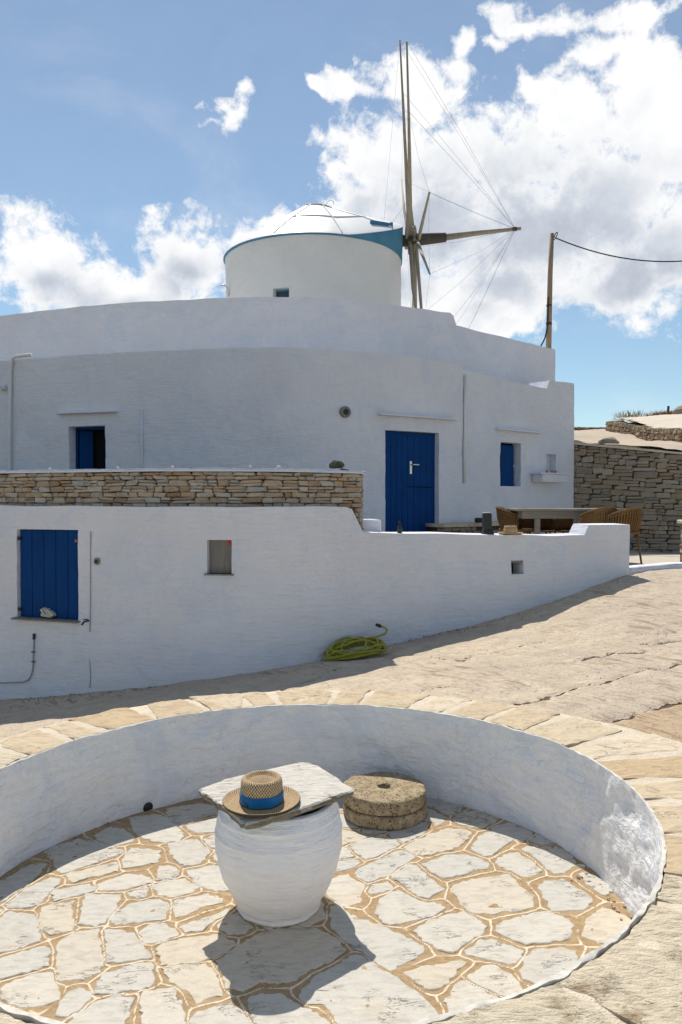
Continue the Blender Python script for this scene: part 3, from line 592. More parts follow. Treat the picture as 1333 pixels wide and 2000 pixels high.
[(-0.237,2.310), (-0.119,2.413), (-0.127,2.589), (-0.246,2.609), (-0.372,2.555), (-0.337,2.406)],
[(0.978,2.605), (1.078,2.691), (1.025,2.885), (0.869,2.882), (0.790,2.758), (0.867,2.655)],
[(-0.453,4.219), (-0.382,4.349), (-0.483,4.491), (-0.576,4.534), (-0.644,4.407), (-0.605,4.290)],
[(1.093,2.880), (1.192,2.924), (1.213,3.106), (1.114,3.148), (0.991,3.069), (0.978,2.921)],
[(0.372,2.045), (0.449,2.169), (0.343,2.227), (0.248,2.286), (0.192,2.198), (0.129,2.097), (0.250,2.013)],
[(-1.684,3.262), (-1.729,3.160), (-1.692,3.025), (-1.555,3.023), (-1.457,3.054), (-1.501,3.201), (-1.533,3.250)],
[(0.420,4.451), (0.301,4.382), (0.274,4.238), (0.346,4.162), (0.460,4.266), (0.497,4.390)],
[(-0.014,4.370), (0.091,4.360), (0.067,4.484), (-0.023,4.560), (-0.132,4.575), (-0.177,4.395)],
[(-0.208,3.757), (-0.101,3.750), (-0.063,3.806), (-0.078,3.920), (-0.121,4.012), (-0.209,3.930), (-0.308,3.881), (-0.311,3.808)],
[(-0.837,2.178), (-0.842,2.049), (-0.783,2.025), (-0.645,1.974), (-0.570,2.023), (-0.571,2.134), (-0.641,2.218), (-0.742,2.204)],
[(-0.493,2.620), (-0.617,2.620), (-0.652,2.624), (-0.798,2.565), (-0.701,2.482), (-0.659,2.406), (-0.579,2.438), (-0.480,2.531)],
[(-0.518,4.172), (-0.611,4.117), (-0.662,4.074), (-0.680,4.033), (-0.630,3.971), (-0.562,3.954), (-0.470,3.968), (-0.497,4.077)],
[(-1.020,2.321), (-1.018,2.387), (-1.082,2.428), (-1.200,2.396), (-1.260,2.319), (-1.204,2.270), (-1.116,2.201), (-1.008,2.199)],
[(-0.400,4.843), (-0.345,4.779), (-0.215,4.770), (-0.212,4.832), (-0.221,4.972), (-0.388,4.964)],
[(-0.377,3.770), (-0.352,3.880), (-0.402,3.919), (-0.461,3.927), (-0.516,3.908), (-0.497,3.820), (-0.455,3.721)],
[(0.002,2.606), (-0.063,2.608), (-0.085,2.565), (-0.081,2.488), (-0.068,2.452), (0.033,2.467), (0.123,2.468), (0.124,2.583)],
[(-0.161,4.172), (-0.071,4.222), (-0.080,4.281), (-0.102,4.339), (-0.264,4.381), (-0.216,4.254)],
[(0.493,4.440), (0.618,4.472), (0.538,4.586), (0.507,4.628), (0.410,4.591), (0.425,4.487)],
[(-1.730,3.632), (-1.756,3.531), (-1.731,3.394), (-1.619,3.331), (-1.588,3.453), (-1.580,3.495), (-1.581,3.538), (-1.632,3.560)],
[(-0.040,2.056), (-0.040,1.933), (0.099,1.955), (0.100,2.067), (0.101,2.139), (0.001,2.130)],
[(-0.529,2.042), (-0.518,1.942), (-0.421,1.931), (-0.339,1.958), (-0.418,2.060), (-0.464,2.110), (-0.529,2.098)],
[(0.488,4.750), (0.470,4.801), (0.384,4.839), (0.305,4.833), (0.310,4.728), (0.371,4.689), (0.402,4.650), (0.485,4.661)],
[(0.179,4.752), (0.265,4.763), (0.300,4.875), (0.213,4.905), (0.137,4.928), (0.100,4.827), (0.109,4.788), (0.126,4.747)],
[(-0.048,4.130), (-0.109,4.151), (-0.148,4.088), (-0.089,4.039), (-0.042,3.980), (0.063,4.005), (0.023,4.102)],
[(0.554,2.274), (0.546,2.158), (0.679,2.219), (0.712,2.246), (0.789,2.313), (0.676,2.382), (0.642,2.400), (0.593,2.317)],
[(-1.520,2.628), (-1.460,2.535), (-1.346,2.494), (-1.337,2.666), (-1.346,2.742), (-1.460,2.682)],
[(0.227,2.600), (0.163,2.560), (0.166,2.496), (0.182,2.405), (0.274,2.515), (0.355,2.606)],
[(-0.084,3.461), (-0.097,3.573), (-0.167,3.470), (-0.197,3.458), (-0.204,3.377), (-0.136,3.370), (-0.085,3.416)],
[(0.175,4.388), (0.132,4.356), (0.133,4.300), (0.185,4.300), (0.244,4.296), (0.244,4.384)],
[(-1.248,2.830), (-1.287,2.795), (-1.304,2.754), (-1.245,2.740), (-1.171,2.737), (-1.184,2.803)],
[(-0.274,3.430), (-0.315,3.450), (-0.385,3.486), (-0.407,3.433), (-0.358,3.377), (-0.320,3.350), (-0.290,3.358), (-0.240,3.407)]]

# ================================================================ the ground
CX, CY, RAD, TL = -.235, 3.445, 1.56, .018            # threshing-floor circle: centre, radius, tilt
ZF = -.53
ground_z = tps(LANE_PTS)
CRACKS = [[(1.14, 5.11), (1.3, 5.2), (1.48, 5.31), (1.66, 5.44), (1.9, 5.56), (2.15, 5.68), (2.35, 5.76), (2.52, 5.82), (2.9, 6.0), (3.6, 6.2)],
    [(1.28, 4.42), (1.49, 4.56), (1.6, 4.64), (1.86, 4.78), (2.21, 4.95), (3.2, 5.3)],
    [(-.6, 6.1), (-.29, 6.59), (-.15, 6.89), (.16, 7.2), (.4, 7.33), (.69, 7.24), (.85, 7.06), (1.06, 6.78), (1.21, 6.86), (1.47, 6.91), (1.89, 7.06)],
    [(2.53, 6.84), (2.76, 6.74), (2.99, 6.7), (4, 6.6)], [(2.53, 6.5), (2.7, 6.49), (2.9, 6.5), (3.8, 6.6)],
    [(.39, 5.16), (.6, 5.5), (.8, 5.62)], [(1.59, 6.18), (1.89, 6.23), (2.24, 6.39), (2.5, 6.3)]]
def seg_dist(X, Y, pl):
    d = np.full(X.shape, 9.)
    for (a, b_), (c, e) in zip(pl, pl[1:]):
        ux, uy = c - a, e - b_; t = np.clip(((X - a) * ux + (Y - b_) * uy) / (ux * ux + uy * uy), 0, 1); d = np.minimum(d, np.hypot(X - a - t * ux, Y - b_ - t * uy))
    return d
def crack_attr(X, Y):
    wx = fbm(X, Y, 2.6, 3., 4) * .075; wy = fbm(X, Y, 2.6, 9., 4) * .075
    return np.min([seg_dist(X + wx, Y + wy, c) for c in CRACKS], 0)
def patch_attr(X, Y):
    xl = [1.0, 1.28, 1.49, 1.6, 1.86, 2.21, 3.2, 9.]; yl = [4.3, 4.42, 4.56, 4.64, 4.78, 4.95, 5.3, 7.5]
    k = np.interp(X, xl, yl) - Y + fbm(X, Y, 2., 5., 3) * .08
    return np.clip(k / .06, 0, 1) * (X > 1.0)
def lane_z(X, Y):
    z = ground_z(X, Y) + fbm(X, Y, .9, 1., 3) * .018 + fbm(X, Y, 4., 7., 3) * .007
    return z - .02 * np.exp(-(crack_attr(X, Y) / .018) ** 2)
out_of_pit = lambda x, y: np.hypot(x - CX, y - CY) > 1.80
xs = np.concatenate([np.arange(-7, -4.2, .12), np.arange(-4.2, 4.2, .03), np.arange(4.2, 7.01, .12)]); ys = np.concatenate([np.arange(-1.5, 1.2, .12), np.arange(1.2, 9.6, .03)])
def lane_keep(x, y): return out_of_pit(x, y) & (y < np.interp(x, [-7, -3.7, -1.9, -.8, -.1, 1.3, 2.7, 3.39, 4.3, 7], [9.2, 8.42, 7.8, 7.6, 7.8, 8.45, 8.92, 9.14, 9.7, 9.9]))
grid_sheet('lane', xs, ys, lane_z, LANE, keep=lane_keep, attrs={'crack': crack_attr, 'patch': patch_attr})
# terrace paving behind the white wall, falling a little to the back
def terr_z(X, Y): return np.interp(Y, [7.4, 10.4, 15, 20], [.476, .47, .30, .28]) + fbm(X, Y, .8, 2., 3) * .012
grid_sheet('terrace_floor', np.arange(-9, 9.6, .15), np.arange(7.5, 18, .15), terr_z, PAVE,
           keep=lambda x, y: y > np.interp(x, [-7, -3.7, -1.9, -.8, -.1, 1.3, 2.7, 3.39, 4.3, 7, 9.6], [9.0, 8.5, 7.9, 7.7, 7.9, 8.5, 8.9, 9.08, 9.6, 9.8, 9.9]))
# added unseen floor behind the stone parapet, dark to cut bounce onto the house
grid_sheet('bounce_cut_floor', np.arange(-9, .45, .15), np.arange(7.6, 15.2, .15), lambda X, Y: .92 + fbm(X, Y, .8, 2., 3) * .012, DARK_FLOOR,
           keep=lambda x, y: (y > np.interp(x, [-7, -3.7, -1.9, -.8, -.1, .3, .5], [9.75, 8.6, 8.0, 7.8, 7.95, 8.2, 8.3])))
hill_f = tps([(4.5, 16.2, 2.56), (4.8, 16.1, 2.55), (6.62, 15.0, 2.30), (9, 13.7, 2.0), (5.05, 16.6, 2.62), (9.28, 26, 3.62), (10.4, 34, 4.3), (12, 34, 4.42), (8.44, 21, 2.92), (7.99, 18, 2.67), (7.0, 24, 3.35), (14, 20, 3.2), (20, 16, 2.6), (20, 34, 4.6), (3, 30, 3.9), (0, 20, 2.8), (10, 48, 4.2), (25, 48, 4.2), (-8, 34, 4.1), (-8, 48, 4.0)])
grid_sheet('hillside', np.concatenate([np.arange(-8, 4.4, .6), np.arange(4.4, 14, .2), np.arange(14, 30, .6)]), np.concatenate([np.arange(13.4, 34, .25), np.arange(34, 49, .8)]), lambda X, Y: hill_f(X, Y) + fbm(X, Y, .7, 4., 4) * .05, HILL,
           keep=lambda x, y: (y > np.interp(x, [-8, 4.4, 4.78, 6.62, 9, 12, 30], [19, 19, 16.15, 15.12, 13.8, 13.4, 13.4])))
bm = B(); vs = [bm.verts.new((700 * math.cos(a), 700 * math.sin(a), -3.)) for a in (2 * math.pi * k / 64 for k in range(64))]; bm.faces.new(vs); obj('ground', bm, FAR, None, kind='structure')

# ---------------------------------------------------------------- paved circle
fl_x = np.arange(CX - RAD - .02, CX + RAD + .03, .0085); fl_y = np.arange(CY - RAD - .02, CY + RAD + .03, .0085)
GX, GY = np.meshgrid(fl_x, fl_y); d1 = np.full(GX.shape, 9.); d2 = np.full(GX.shape, 9.)
for poly in STONES:
    P = np.array(poly); lo, hi = P.min(0) - .22, P.max(0) + .22
    i0, i1 = np.searchsorted(fl_x, (lo[0], hi[0])); j0, j1 = np.searchsorted(fl_y, (lo[1], hi[1]))
    if i1 <= i0 or j1 <= j0: continue
    X, Y = GX[j0:j1, i0:i1], GY[j0:j1, i0:i1]; d = seg_dist(X, Y, list(map(tuple, P)) + [tuple(P[0])]); ins = np.zeros(X.shape, bool)
    for k in range(len(P)):
        (x1, y1), (x2, y2) = P[k], P[k - 1]
        if y1 != y2: ins ^= ((y1 > Y) != (y2 > Y)) & (X < (x2 - x1) * (Y - y1) / (y2 - y1) + x1)
    d = np.where(ins, 0, d); a, b_ = d1[j0:j1, i0:i1], d2[j0:j1, i0:i1]
    b_[:] = np.minimum(np.maximum(a, d), b_); a[:] = np.minimum(a, d)
joint = d2 - d1
fz = lambda X, Y: ZF + TL * X + fbm(X, Y, 9., 3., 3) * .004 + .0025 * np.exp(-(joint / .014) ** 2) - .001 * np.exp(-(d1 / .012) ** 2)
pit_floor = grid_sheet('pit_floor', fl_x, fl_y, fz, MORTAR, keep=lambda x, y: np.hypot(x - CX, y - CY) < RAD + .012,
                       attrs={'joint': lambda X, Y: joint})
rnd = random.Random(11)
for poly in STONES:
    pc = np.mean(poly, 0); poly = [tuple(np.array(q) + (np.array(q) - pc) / np.hypot(*(np.array(q) - pc)) * .012) for q in poly]
    bm = B(); slabpoly(bm, poly, ZF, .03, rnd, proud=rnd.uniform(.0015, .0045), jit=.0085, seg=.021, bev=.004); obj('flagstone', bm, FLAG, pit_floor)

# ---------------------------------------------------------------- circular white wall with its curb of slabs
pit = thing('circular_wall', (CX, CY, -.5), 'low whitewashed wall round the sunken paved circle, topped with flat curb slabs', 'wall')
bm = B(); NA, NZ = 640, 36; V = {}
def lumpy(a):                                             # the right-hand stretch was plastered much more roughly
    return .25 + .75 * math.exp(-((math.degrees(a) - 2) / 30) ** 2)
prof = [('w', k / NZ) for k in range(NZ + 1)] + [('t', .3), ('t', .65), ('t', 1.), ('d', 1.)]
for i in range(NA):
    a = 2 * math.pi * i / NA; aa = (a + math.pi) % (2 * math.pi) - math.pi; L = lumpy(aa); c, s = math.cos(a), math.sin(a)
    lip = .004 + .008 * noise.noise((c * 5, s * 5, 1.)) + .010 * noise.noise((c * 21, s * 21, 4.)) + (.008 + .010 * noise.noise((c * 40, s * 40, 9.))) * max(0, 1 - abs(math.degrees(aa) + 75) / 62)
    edge = .008 * noise.noise((c * 6, s * 6, 8.)) + .007 * noise.noise((c * 22, s * 22, 2.))
    for j, (w, t) in enumerate(prof):
        if w == 'w':
            z = ZF - .04 + (.580 + edge) * t - .0 * t
            p = (c * RAD * 2.2, s * RAD * 2.2, z * 3.4)
            d = .018 * noise.noise(p) + .010 * noise.noise((p[0] * 2.7, p[1] * 2.7, p[2] * 2.7))
            rg = noise.noise((p[0] * 2.1 + z * 5, p[1] * 2.1, p[2] * 1.5)); rg2 = noise.ridged_multi_fractal((p[0] * 1.8, p[1] * 1.8 + 3, p[2] * 1.6), 1., 2.1, 4, 1., 2.) - 1.
            tp = min(1., (1 - t) / .16); d += tp * (L - .25) * (.022 * rg + .007 * rg2)
            d *= .4 + .6 * tp; d += tp * .008 * (L - .22) * noise.noise((p[0] * 6, p[1] * 6, p[2] * 4)) +   .004 * L * noise.noise((p[0] * 12, p[1] * 12, p[2] * 9))
            r = RAD - .004 + d - .015 * (1 - t) ** 3
        elif w == 't': r = RAD + .004 + lip * t; z = .010 + edge * (1 - t) + .002 * noise.noise((c * 31, s * 31, t))
        else: r = RAD + .005 + lip; z = -.03
        V[i, j] = bm.verts.new((CX + c * r, CY + s * r, z + TL * (CX + c * r)))
for i in range(NA):
    k = (i + 1) % NA
    for j in range(len(prof) - 1): bm.faces.new((V[i, j], V[i, j + 1], V[k, j + 1], V[k, j]))
bm.faces.ensure_lookup_table()
for q, f in enumerate(bm.faces): f.material_index = 1 if q % (len(prof) - 1) >= NZ else 0
set_sharp(obj('plaster_face', bm, [WHITE_PIT, LIME_WORN], pit, True), 38)
JA = [155.4, 145.1, 137.1, 124.7, 113.5, 103.5, 96.4, 84.1, 76.9, 64.9, 56.5, 45.9, 36.3, 24.1, 15, 4.7, -4.7, -16.3, -27.9, -36.5, -58, -78, -100, -121, -140, -158, -176, -192]
rnd = random.Random(4); JO = []
for a in JA:
    w = .40
    if a < 60: w = np.interp(a, [-60, -36, -16, 5, 24, 45, 60], [.62, .78, .80, .72, .55, .44, .40])
    JO.append(w)
for k in range(len(JA)):
    a1 = JA[k]; a0 = JA[(k + 1) % len(JA)] if k < len(JA) - 1 else JA[0] - 360
    if a0 > a1: a0 -= 360
    mid = (a0 + a1) / 2; rough = -62 < mid < -30 or mid < -58; gapdeg = rnd.uniform(.5, 1.3); wo = JO[k] * rnd.uniform(.9, 1.08) ; wi = rnd.uniform(.001, .008) + (.010 if -130 < mid < -45 else 0)
    if 150 > mid > 70: wo = .40 * rnd.uniform(.93, 1.06)
    bm = B(); na, nr = max(6, int((a1 - a0) * 1.3)), 11; G = {}; sk0, sk1 = rnd.uniform(-.05, .05), rnd.uniform(-.05, .05); lift = rnd.uniform(-.004, .003)
    for i in range(na + 1):
        for j in range(nr + 1):
            u, w = i / na, j / nr; a = R(a0 + gapdeg + (a1 - a0 - 2 * gapdeg) * u + math.degrees((sk0 * (1 - u) + sk1 * u) * (w - .3)))
            r = RAD + .004 + wi + (wo - wi) * w * (1 + .10 * noise.noise((k * 3.1, u * 2.5, 0)))
            r += .012 * noise.noise((u * 9, k, w)) * (1 if j in (0, nr) else .2); a += .008 * noise.noise((w * 6, k + 9.5, u)) * (1 if i in (0, na) else .2)
            x, y = CX + r * math.cos(a), CY + r * math.sin(a); amp = 1.9 if rough else 1.
            z = .012 + lift + TL * x + amp * (.006 * noise.noise((x * 6, y * 6, k)) + .004 * noise.noise((x * 19, y * 19, k)) + .003 * noise.noise((x * 45, y * 45, 1)))
            if i in (0, na) or j in (0, nr): z -= .005
            G[i, j] = bm.verts.new((x, y, z))
    for i in range(na):
        for j in range(nr): bm.faces.new((G[i, j], G[i, j + 1], G[i + 1, j + 1], G[i + 1, j]))
    ring = [G[i, 0] for i in range(na + 1)] + [G[na, j] for j in range(1, nr + 1)] + [G[i, nr] for i in range(na - 1, -1, -1)] + [G[0, j] for j in range(nr - 1, 0, -1)]
    low = [bm.verts.new((CX + (v.co.x - CX) * k_, CY + (v.co.y - CY) * k_, v.co.z - .06)) for v in ring for k_ in (max(1., (RAD + .05) / math.hypot(v.co.x - CX, v.co.y - CY)),)]
    for q in range(len(ring)): bm.faces.new((ring[q], ring[(q + 1) % len(ring)], low[(q + 1) % len(ring)], low[q]))
    obj('curb_slab', bm, CURB_ROUGH if rough else CURB, pit)
bm = B(); V = {}; NA = 300                                  # pale mortar bed under and between the slabs, and the outer footing
for i in range(NA):
    a = 2 * math.pi * i / NA; deg = (math.degrees(a) + 200) % 360 - 200
    wo = float(np.interp(deg, [-62, -36, -16, 5, 24, 45, 60, 70], [.66, .84, .86, .78, .60, .47, .42, .41])) if -62 < deg < 70 else .43
    for j, (r, z) in enumerate([(RAD + .012, -.004), (RAD + .1, .005), (RAD + .2, .005), (RAD + wo * .8, .005), (RAD + wo, -.006), (RAD + wo + .03, -.09), (RAD + wo + .10, -.8)]):
        r += .012 * noise.noise((math.cos(a) * 9, math.sin(a) * 9, j)); x, y = CX + r * math.cos(a), CY + r * math.sin(a)
        V[i, j] = bm.verts.new((x, y, z + TL * x + .003 * noise.noise((x * 14, y * 14, 2))))
for i in range(NA):
    for j in range(6): bm.faces.new((V[i, j], V[i, j + 1], V[(i + 1) % NA, j + 1], V[(i + 1) % NA, j]))
obj('joint_mortar', bm, JOINTM, pit, True)
a = math.atan2(4.68 - CY, -1.19 - CX); c = Vector((CX + (RAD - .005) * math.cos(a), CY + (RAD - .005) * math.sin(a), ZF - .005)); dr = Vector((math.cos(a), math.sin(a), 0))
bm = B(); tube(bm, [c + dr * .10, c - dr * .012, c - dr * .018], [.033, .033, .027], 16); obj('drain_pipe', bm, BLACKM, pit, True)

# ================================================================ white terrace wall, storeroom side
TW = Path([(-6.6, 9.45), (-4.811, 8.8), (-3.703, 8.3), (-2.846, 8.0), (-1.889, 7.7), (-.836, 7.5), (-.30, 7.60), (.02, 7.80), (.30, 7.95), (.781, 8.2), (1.303, 8.35), (1.894, 8.5), (2.666, 8.8), (3.386, 9.0)])
sx = TW.sx
tw = thing('terrace_wall', (0, 8, -.2), 'white plastered terrace wall along the lane with a blue shutter, small niche and stepped end pillar', 'wall')
zb = lambda t: float(ground_z(*TW.at(t)[0])) - .06
zt = interp([(0, 1.285), (sx(-1.9), 1.275), (sx(.06), 1.27), (sx(.10), 1.262), (sx(.13), 1.235), (sx(.16), 1.16), (sx(.20), 1.05), (sx(.235), 1.003), (sx(1.3), .968), (sx(2.545), .935), (sx(2.843), .933), (sx(2.846), 1.05), (TW.L, 1.052)])
OPS = [(sx(-3.47), sx(-2.73), .085, 1.03, .075), (sx(-1.325), sx(-1.075), .615, .948, .10), (sx(1.885), sx(2.030), .516, .668, .22)]
o = wall('wall_body', TW, zb, zt, .32, OPS, WHITE, tw, .06, .010, 2., lip=.010); set_sharp(o, 50)
# blue storeroom shutter, closed, with hinges and a slate sill
def frame_at(path, s, depth=0., z=0.):
    P, n, a = path.at(s); return Vector((P.x - n.x * depth, P.y - n.y * depth, z)), a, Vector((n.x, n.y, 0))
c, a, n = frame_at(TW, (OPS[0][0] + OPS[0][1]) / 2, .062, .557); u = Vector((math.cos(a), math.sin(a), 0))
W_ = OPS[0][1] - OPS[0][0]
bm = B(); npl = 5
for k in range(npl):
    box(bm, c + u * ((k + .5) / npl - .5) * (W_ - .02) , ((W_ - .02) / npl - .006, .03, .93), a, bev=.003)
sh = obj('shutter', bm, BLUE, tw)
for z in (.17, .93):
    bm = B(); box(bm, c + n * .035 - u * (W_ / 2 - .01) + Vector((0, 0, z - .557)), (.05, .02, .028), a); tube(bm, [c + n * .04 - u * (W_ / 2 - .005) + Vector((0, 0, z - .58)), c + n * .04 - u * (W_ / 2 - .005) + Vector((0, 0, z - .535))], .008, 6); obj('hinge', bm, BLACKM, sh)
bm = B(); box(bm, c + n * .035 + u * (W_ / 2 - .04) + Vector((0, 0, .36)), (.02, .02, .03), a); obj('latch', bm, TERRA, sh)
bm = B(); box(bm, c + n * .055 + Vector((0, 0, -.478)), (W_ + .05, .15, .018), a, bev=.004); obj('sill', bm, GREYM, tw)
# niche with a grey board and a red corner
c, a, n = frame_at(TW, sx(-1.2), .085, .78); u = Vector((math.cos(a), math.sin(a), 0)); w2 = (OPS[1][1] - OPS[1][0])
bm = B(); box(bm, c, (w2 - .004, .02, .333), a); bd = obj('niche_board', bm, GREYWOOD, tw)
bm = B(); q = c + n * .012; vs = [q + u * (w2 / 2 - .004) + Vector((0, 0, .160)), q + u * (w2 / 2 - .068) + Vector((0, 0, .160)), q + u * (w2 / 2 - .05) + Vector((0, 0, .125)), q + u * (w2 / 2 - .004) + Vector((0, 0, .095))]
f = [bm.verts.new(v) for v in vs]; g2 = [bm.verts.new(v + n * .004) for v in vs]; bm.faces.new(g2); bm.faces.new(f[::-1])
for k in range(4): bm.faces.new((f[k], f[(k + 1) % 4], g2[(k + 1) % 4], g2[k]))
obj('red_patch', bm, RED, bd)
bm = B(); box(bm, c + n * .05 + Vector((0, 0, -.172)), (w2 + .05, .11, .014), a, bev=.003); obj('sill', bm, GREYM, tw)
# drain scupper
c, a, n = frame_at(TW, sx(1.957), .21, .59); bm = B(); box(bm, c, (.22, .02, .2), a); obj('scupper_back', bm, DARK, tw)
c, a, n = frame_at(TW, sx(1.957), .10, .655); bm = B(); box(bm, c, (.145, .19, .02), a); obj('scupper_lintel', bm, GREYM, tw)
# vent disc, tap, conduit and cable on the storeroom wall
def disc(name, path, s, z, r, mat, parent, th=.02):
    c, a, n = frame_at(path, s, -.004, z); bm = B(); tube(bm, [c - n * .02, c + n * th * .7, c + n * th], [r, r, r * .86], 18); o = obj(name, bm, mat, parent)
    bm = B(); tube(bm, [c + n * th, c + n * (th + .004)], [r * .55, r * .5], 14); obj('boss', bm, BLACKM, o); return o
disc('wall_vent', TW, sx(-2.50), .712, .036, GREYM, tw)
c, a, n = frame_at(TW, sx(-2.61), 0, .095); u = Vector((math.cos(a), math.sin(a), 0)); bm = B(); tube(bm, [c, c + n * .07, c + n * .085 - Vector((0, 0, .035)) - u * .02], .010, 8); box(bm, c + n * .05 + Vector((0, 0, .02)), (.045, .012, .010), a + .5); obj('tap', bm, BLACKM, tw)
def on_wall(path, pts, off): 
    out = []
    for x, z in pts: c, a, n = frame_at(path, sx(x), -off, z); out.append(c)
    return out
bm = B(); tube(bm, catmull(on_wall(TW, [(-3.25, -.12), (-3.262, -.30), (-3.27, -.44), (-3.30, -.54), (-3.38, -.60), (-3.62, -.63), (-4.3, -.72)], .012), .05), .008, 6); cd = obj('conduit', bm, PIPEG, tw, True)
bm = B(); tube(bm, on_wall(TW, [(-3.25, -.135), (-3.25, -.075)], .016), .014, 8); obj('plug', bm, BLACKM, cd)
for z in (-.27, -.375): bm = B(); p = on_wall(TW, [(-3.262, z)], .014)[0]; box(bm, p, (.035, .02, .010), R(-20)); obj('clip', bm, BLACKM, cd)
bm = B(); tube(bm, on_wall(TW, [(-2.575, 1.02), (-2.58, .6), (-2.585, .2), (-2.59, -.02)], .007), .0045, 6); obj('cable', bm, PIPEG, tw, True)
bm = B(); tube(bm, on_wall(TW, [(-2.60, -.29), (-2.592, -.42), (-2.588, -.52), (-2.60, -.6)], .004), .004, 6); obj('cable', bm, PIPEG, tw, True)
# small white bench end behind the wall, beside the stone parapet
bm = B(); box(bm, (.27, 8.42, .80), (.27, .30, .66), R(14), bev=.015); tag(obj('masonry_block', bm, WHITE), 'low white block between the stone parapet end and the blue double door', 'bench')
# low white curb that runs on from the pillar to the right
CP = Path([(3.40, 9.02), (3.75, 9.22), (4.25, 9.52), (5.0, 9.75), (6.5, 9.95)]); kb = wall('kerb', CP, lambda t: .36, interp([(0, .54), (1.0, .545), (3.2, .60)]), .16, [], WHITE, None, .07, .006, 5.); tag(kb, 'low white kerb running on from the terrace wall pillar towards the gatepost', 'kerb')

# stone parapet above the storeroom
SP = Path([(-6.7, 9.6), (-4.85, 8.92), (-3.74, 8.42), (-2.88, 8.12), (-1.92, 7.82), (-.85, 7.63), (-.33, 7.72), (.0, 7.88), (.225, 8.03)])
sp = thing('stone_parapet', (-1.5, 8, 1.2), 'dry-stone parapet of brown rubble with a white cap above the blue storeroom shutter', 'wall')
RM = stone_meshes(RUBBLE, 'rubble', seed=2)
zt2 = interp([(0, 1.625), (SP.sx(-1.9), 1.63), (SP.L, 1.612)]); zb2 = interp([(0, 1.26), (SP.L, 1.262)])
s_vis = SP.sx(-3.95)
wall('mortar_core', SP, lambda t: 1.0 if t < SP.L - .2 else .9, zt2, .30, [], DARKM, sp, .1, .004, 7.)
sp.children[-1].location = Vector((0, .04, 0))                # the core sits behind the stone faces
n_st = lay_stones(sp, SP, zb2, zt2, RM, (.040, .078), (.09, .24), .12, .004, 3, s_vis, SP.L, limit=280)
EP = Path([(.226, 8.03), (.232, 8.20), (.23, 8.34)], False)
ESP = Path([(.15, 7.985), (.225, 8.03)], False)
lay_stones(sp, ESP, lambda t: .96, lambda t: 1.262, RM, (.05, .08), (.06, .09), .12, .008, 6, limit=20)
lay_stones(sp, EP, lambda t: .98, lambda t: 1.612, RM, (.04, .075), (.10, .2), .12, .009, 5, limit=40)
wall('cap', Path([(p.x, p.y - .025) for p in SP.p[::4]] + [(.255, 8.02)]), lambda t: zt2(t) + .002, lambda t: zt2(t) + .036, .36, [], WHITE, sp, .07, .008, 9., lip=.012)

# ================================================================ the house
H = thing('house', (0, 14, .4), 'whitewashed two-level house with a curved front, blue double door and blue-shuttered windows', 'house')
HF = Path([(-9.4, 15.1), (-7.652, 14.1), (-5.935, 13.4), (-3.937, 12.7), (-2.178, 12.3), (-1.35, 12.2), (-.541, 12.25), (.707, 12.75), (1.622, 13.3), (2.165, 13.72)])
hx = HF.sx
D0, D1 = hx(.735), hx(1.70)
HOPS = [(hx(-4.56), hx(-3.885), 1.80, 2.565, .22), (D0, D1, .42, 2.498, .16)]
o = wall('curved_wall', HF, lambda t: .2, interp([(0, 3.745), (HF.L, 3.752)]), .5, HOPS, WHITE, H, .085, .011, 11., lip=.014); set_sharp(o, 50)
HW = Path([(2.166, 13.74), (2.977, 14.4), (3.475, 14.83), (4.105, 15.3), (4.80, 15.86)], False)
wx = HW.sx
WOPS = [(wx(2.985), wx(3.470), 1.597, 2.425, .20), (wx(4.075), wx(4.335), 1.89, 2.25, .16)]
o = wall('wing_wall', HW, lambda t: .2, interp([(0, 3.665), (wx(4.10), 3.54), (wx(4.112), 3.71), (HW.L, 3.735)]), .5, WOPS, WHITE, H, .085, .011, 17., lip=.012); set_sharp(o, 50)
cs = Path([(4.80, 15.86), (4.86, 17.2), (4.9, 20.)], False); wall('side_wall', cs, lambda t: .2, interp([(0, 3.735), (.5, 3.735), (.52, 3.5), (9, 3.5)]), .4, [], WHITE, H, .12, .01, 21.)
# roofs, upper parapet and rear walls
bm = B(); pts = [p for p in HF.p[::6]] + [Vector((2.166, 13.74)), Vector((4.80, 15.86)), Vector((4.9, 20)), Vector((-9.5, 20))]
top = [bm.verts.new((p.x, p.y + .05, 3.60 if p.x < 2.1 else 3.45)) for p in pts]; bm.faces.new(top); obj('lower_roof', bm, ROOFW, H)
UP = Path([(-9.6, 16.75), (-8.892, 16.4), (-6.903, 15.6), (-4.552, 14.7), (-2.229, 14.2), (-1.0, 14.15), (.32, 14.4), (1.32, 14.9), (2.244, 15.4), (3.2, 16.1), (4.81, 17.3)]); ux = UP.sx
o = wall('upper_wall', UP, lambda t: 3.3, interp([(0, 5.12), (ux(-6.9), 5.06), (ux(-2.2), 5.05), (ux(2.240), 5.062), (ux(2.252), 4.828), (UP.L, 4.706)]), .35, [], WHITE, H, .085, .010, 27., lip=.012); set_sharp(o, 50)
us = Path([(4.81, 17.3), (4.86, 18.5), (4.9, 20.3)], False); wall('upper_side_wall', us, lambda t: 3.3, lambda t: 4.70, .3, [], WHITE, H, .12, .008, 31.)
bm = B(); pts = [p for p in UP.p[::6]] + [Vector((4.9, 24)), Vector((-9.6, 24))]; bm.faces.new([bm.verts.new((p.x, p.y + .05, 4.62)) for p in pts]); obj('upper_roof', bm, ROOFW, H)
bm = B(); box(bm, (-2.3, 24.1, 2.4), (14.6, .3, 4.6)); box(bm, (-9.6, 20, 2.2), (.3, 8.2, 4.8)); obj('rear_wall', bm, WHITE, H)
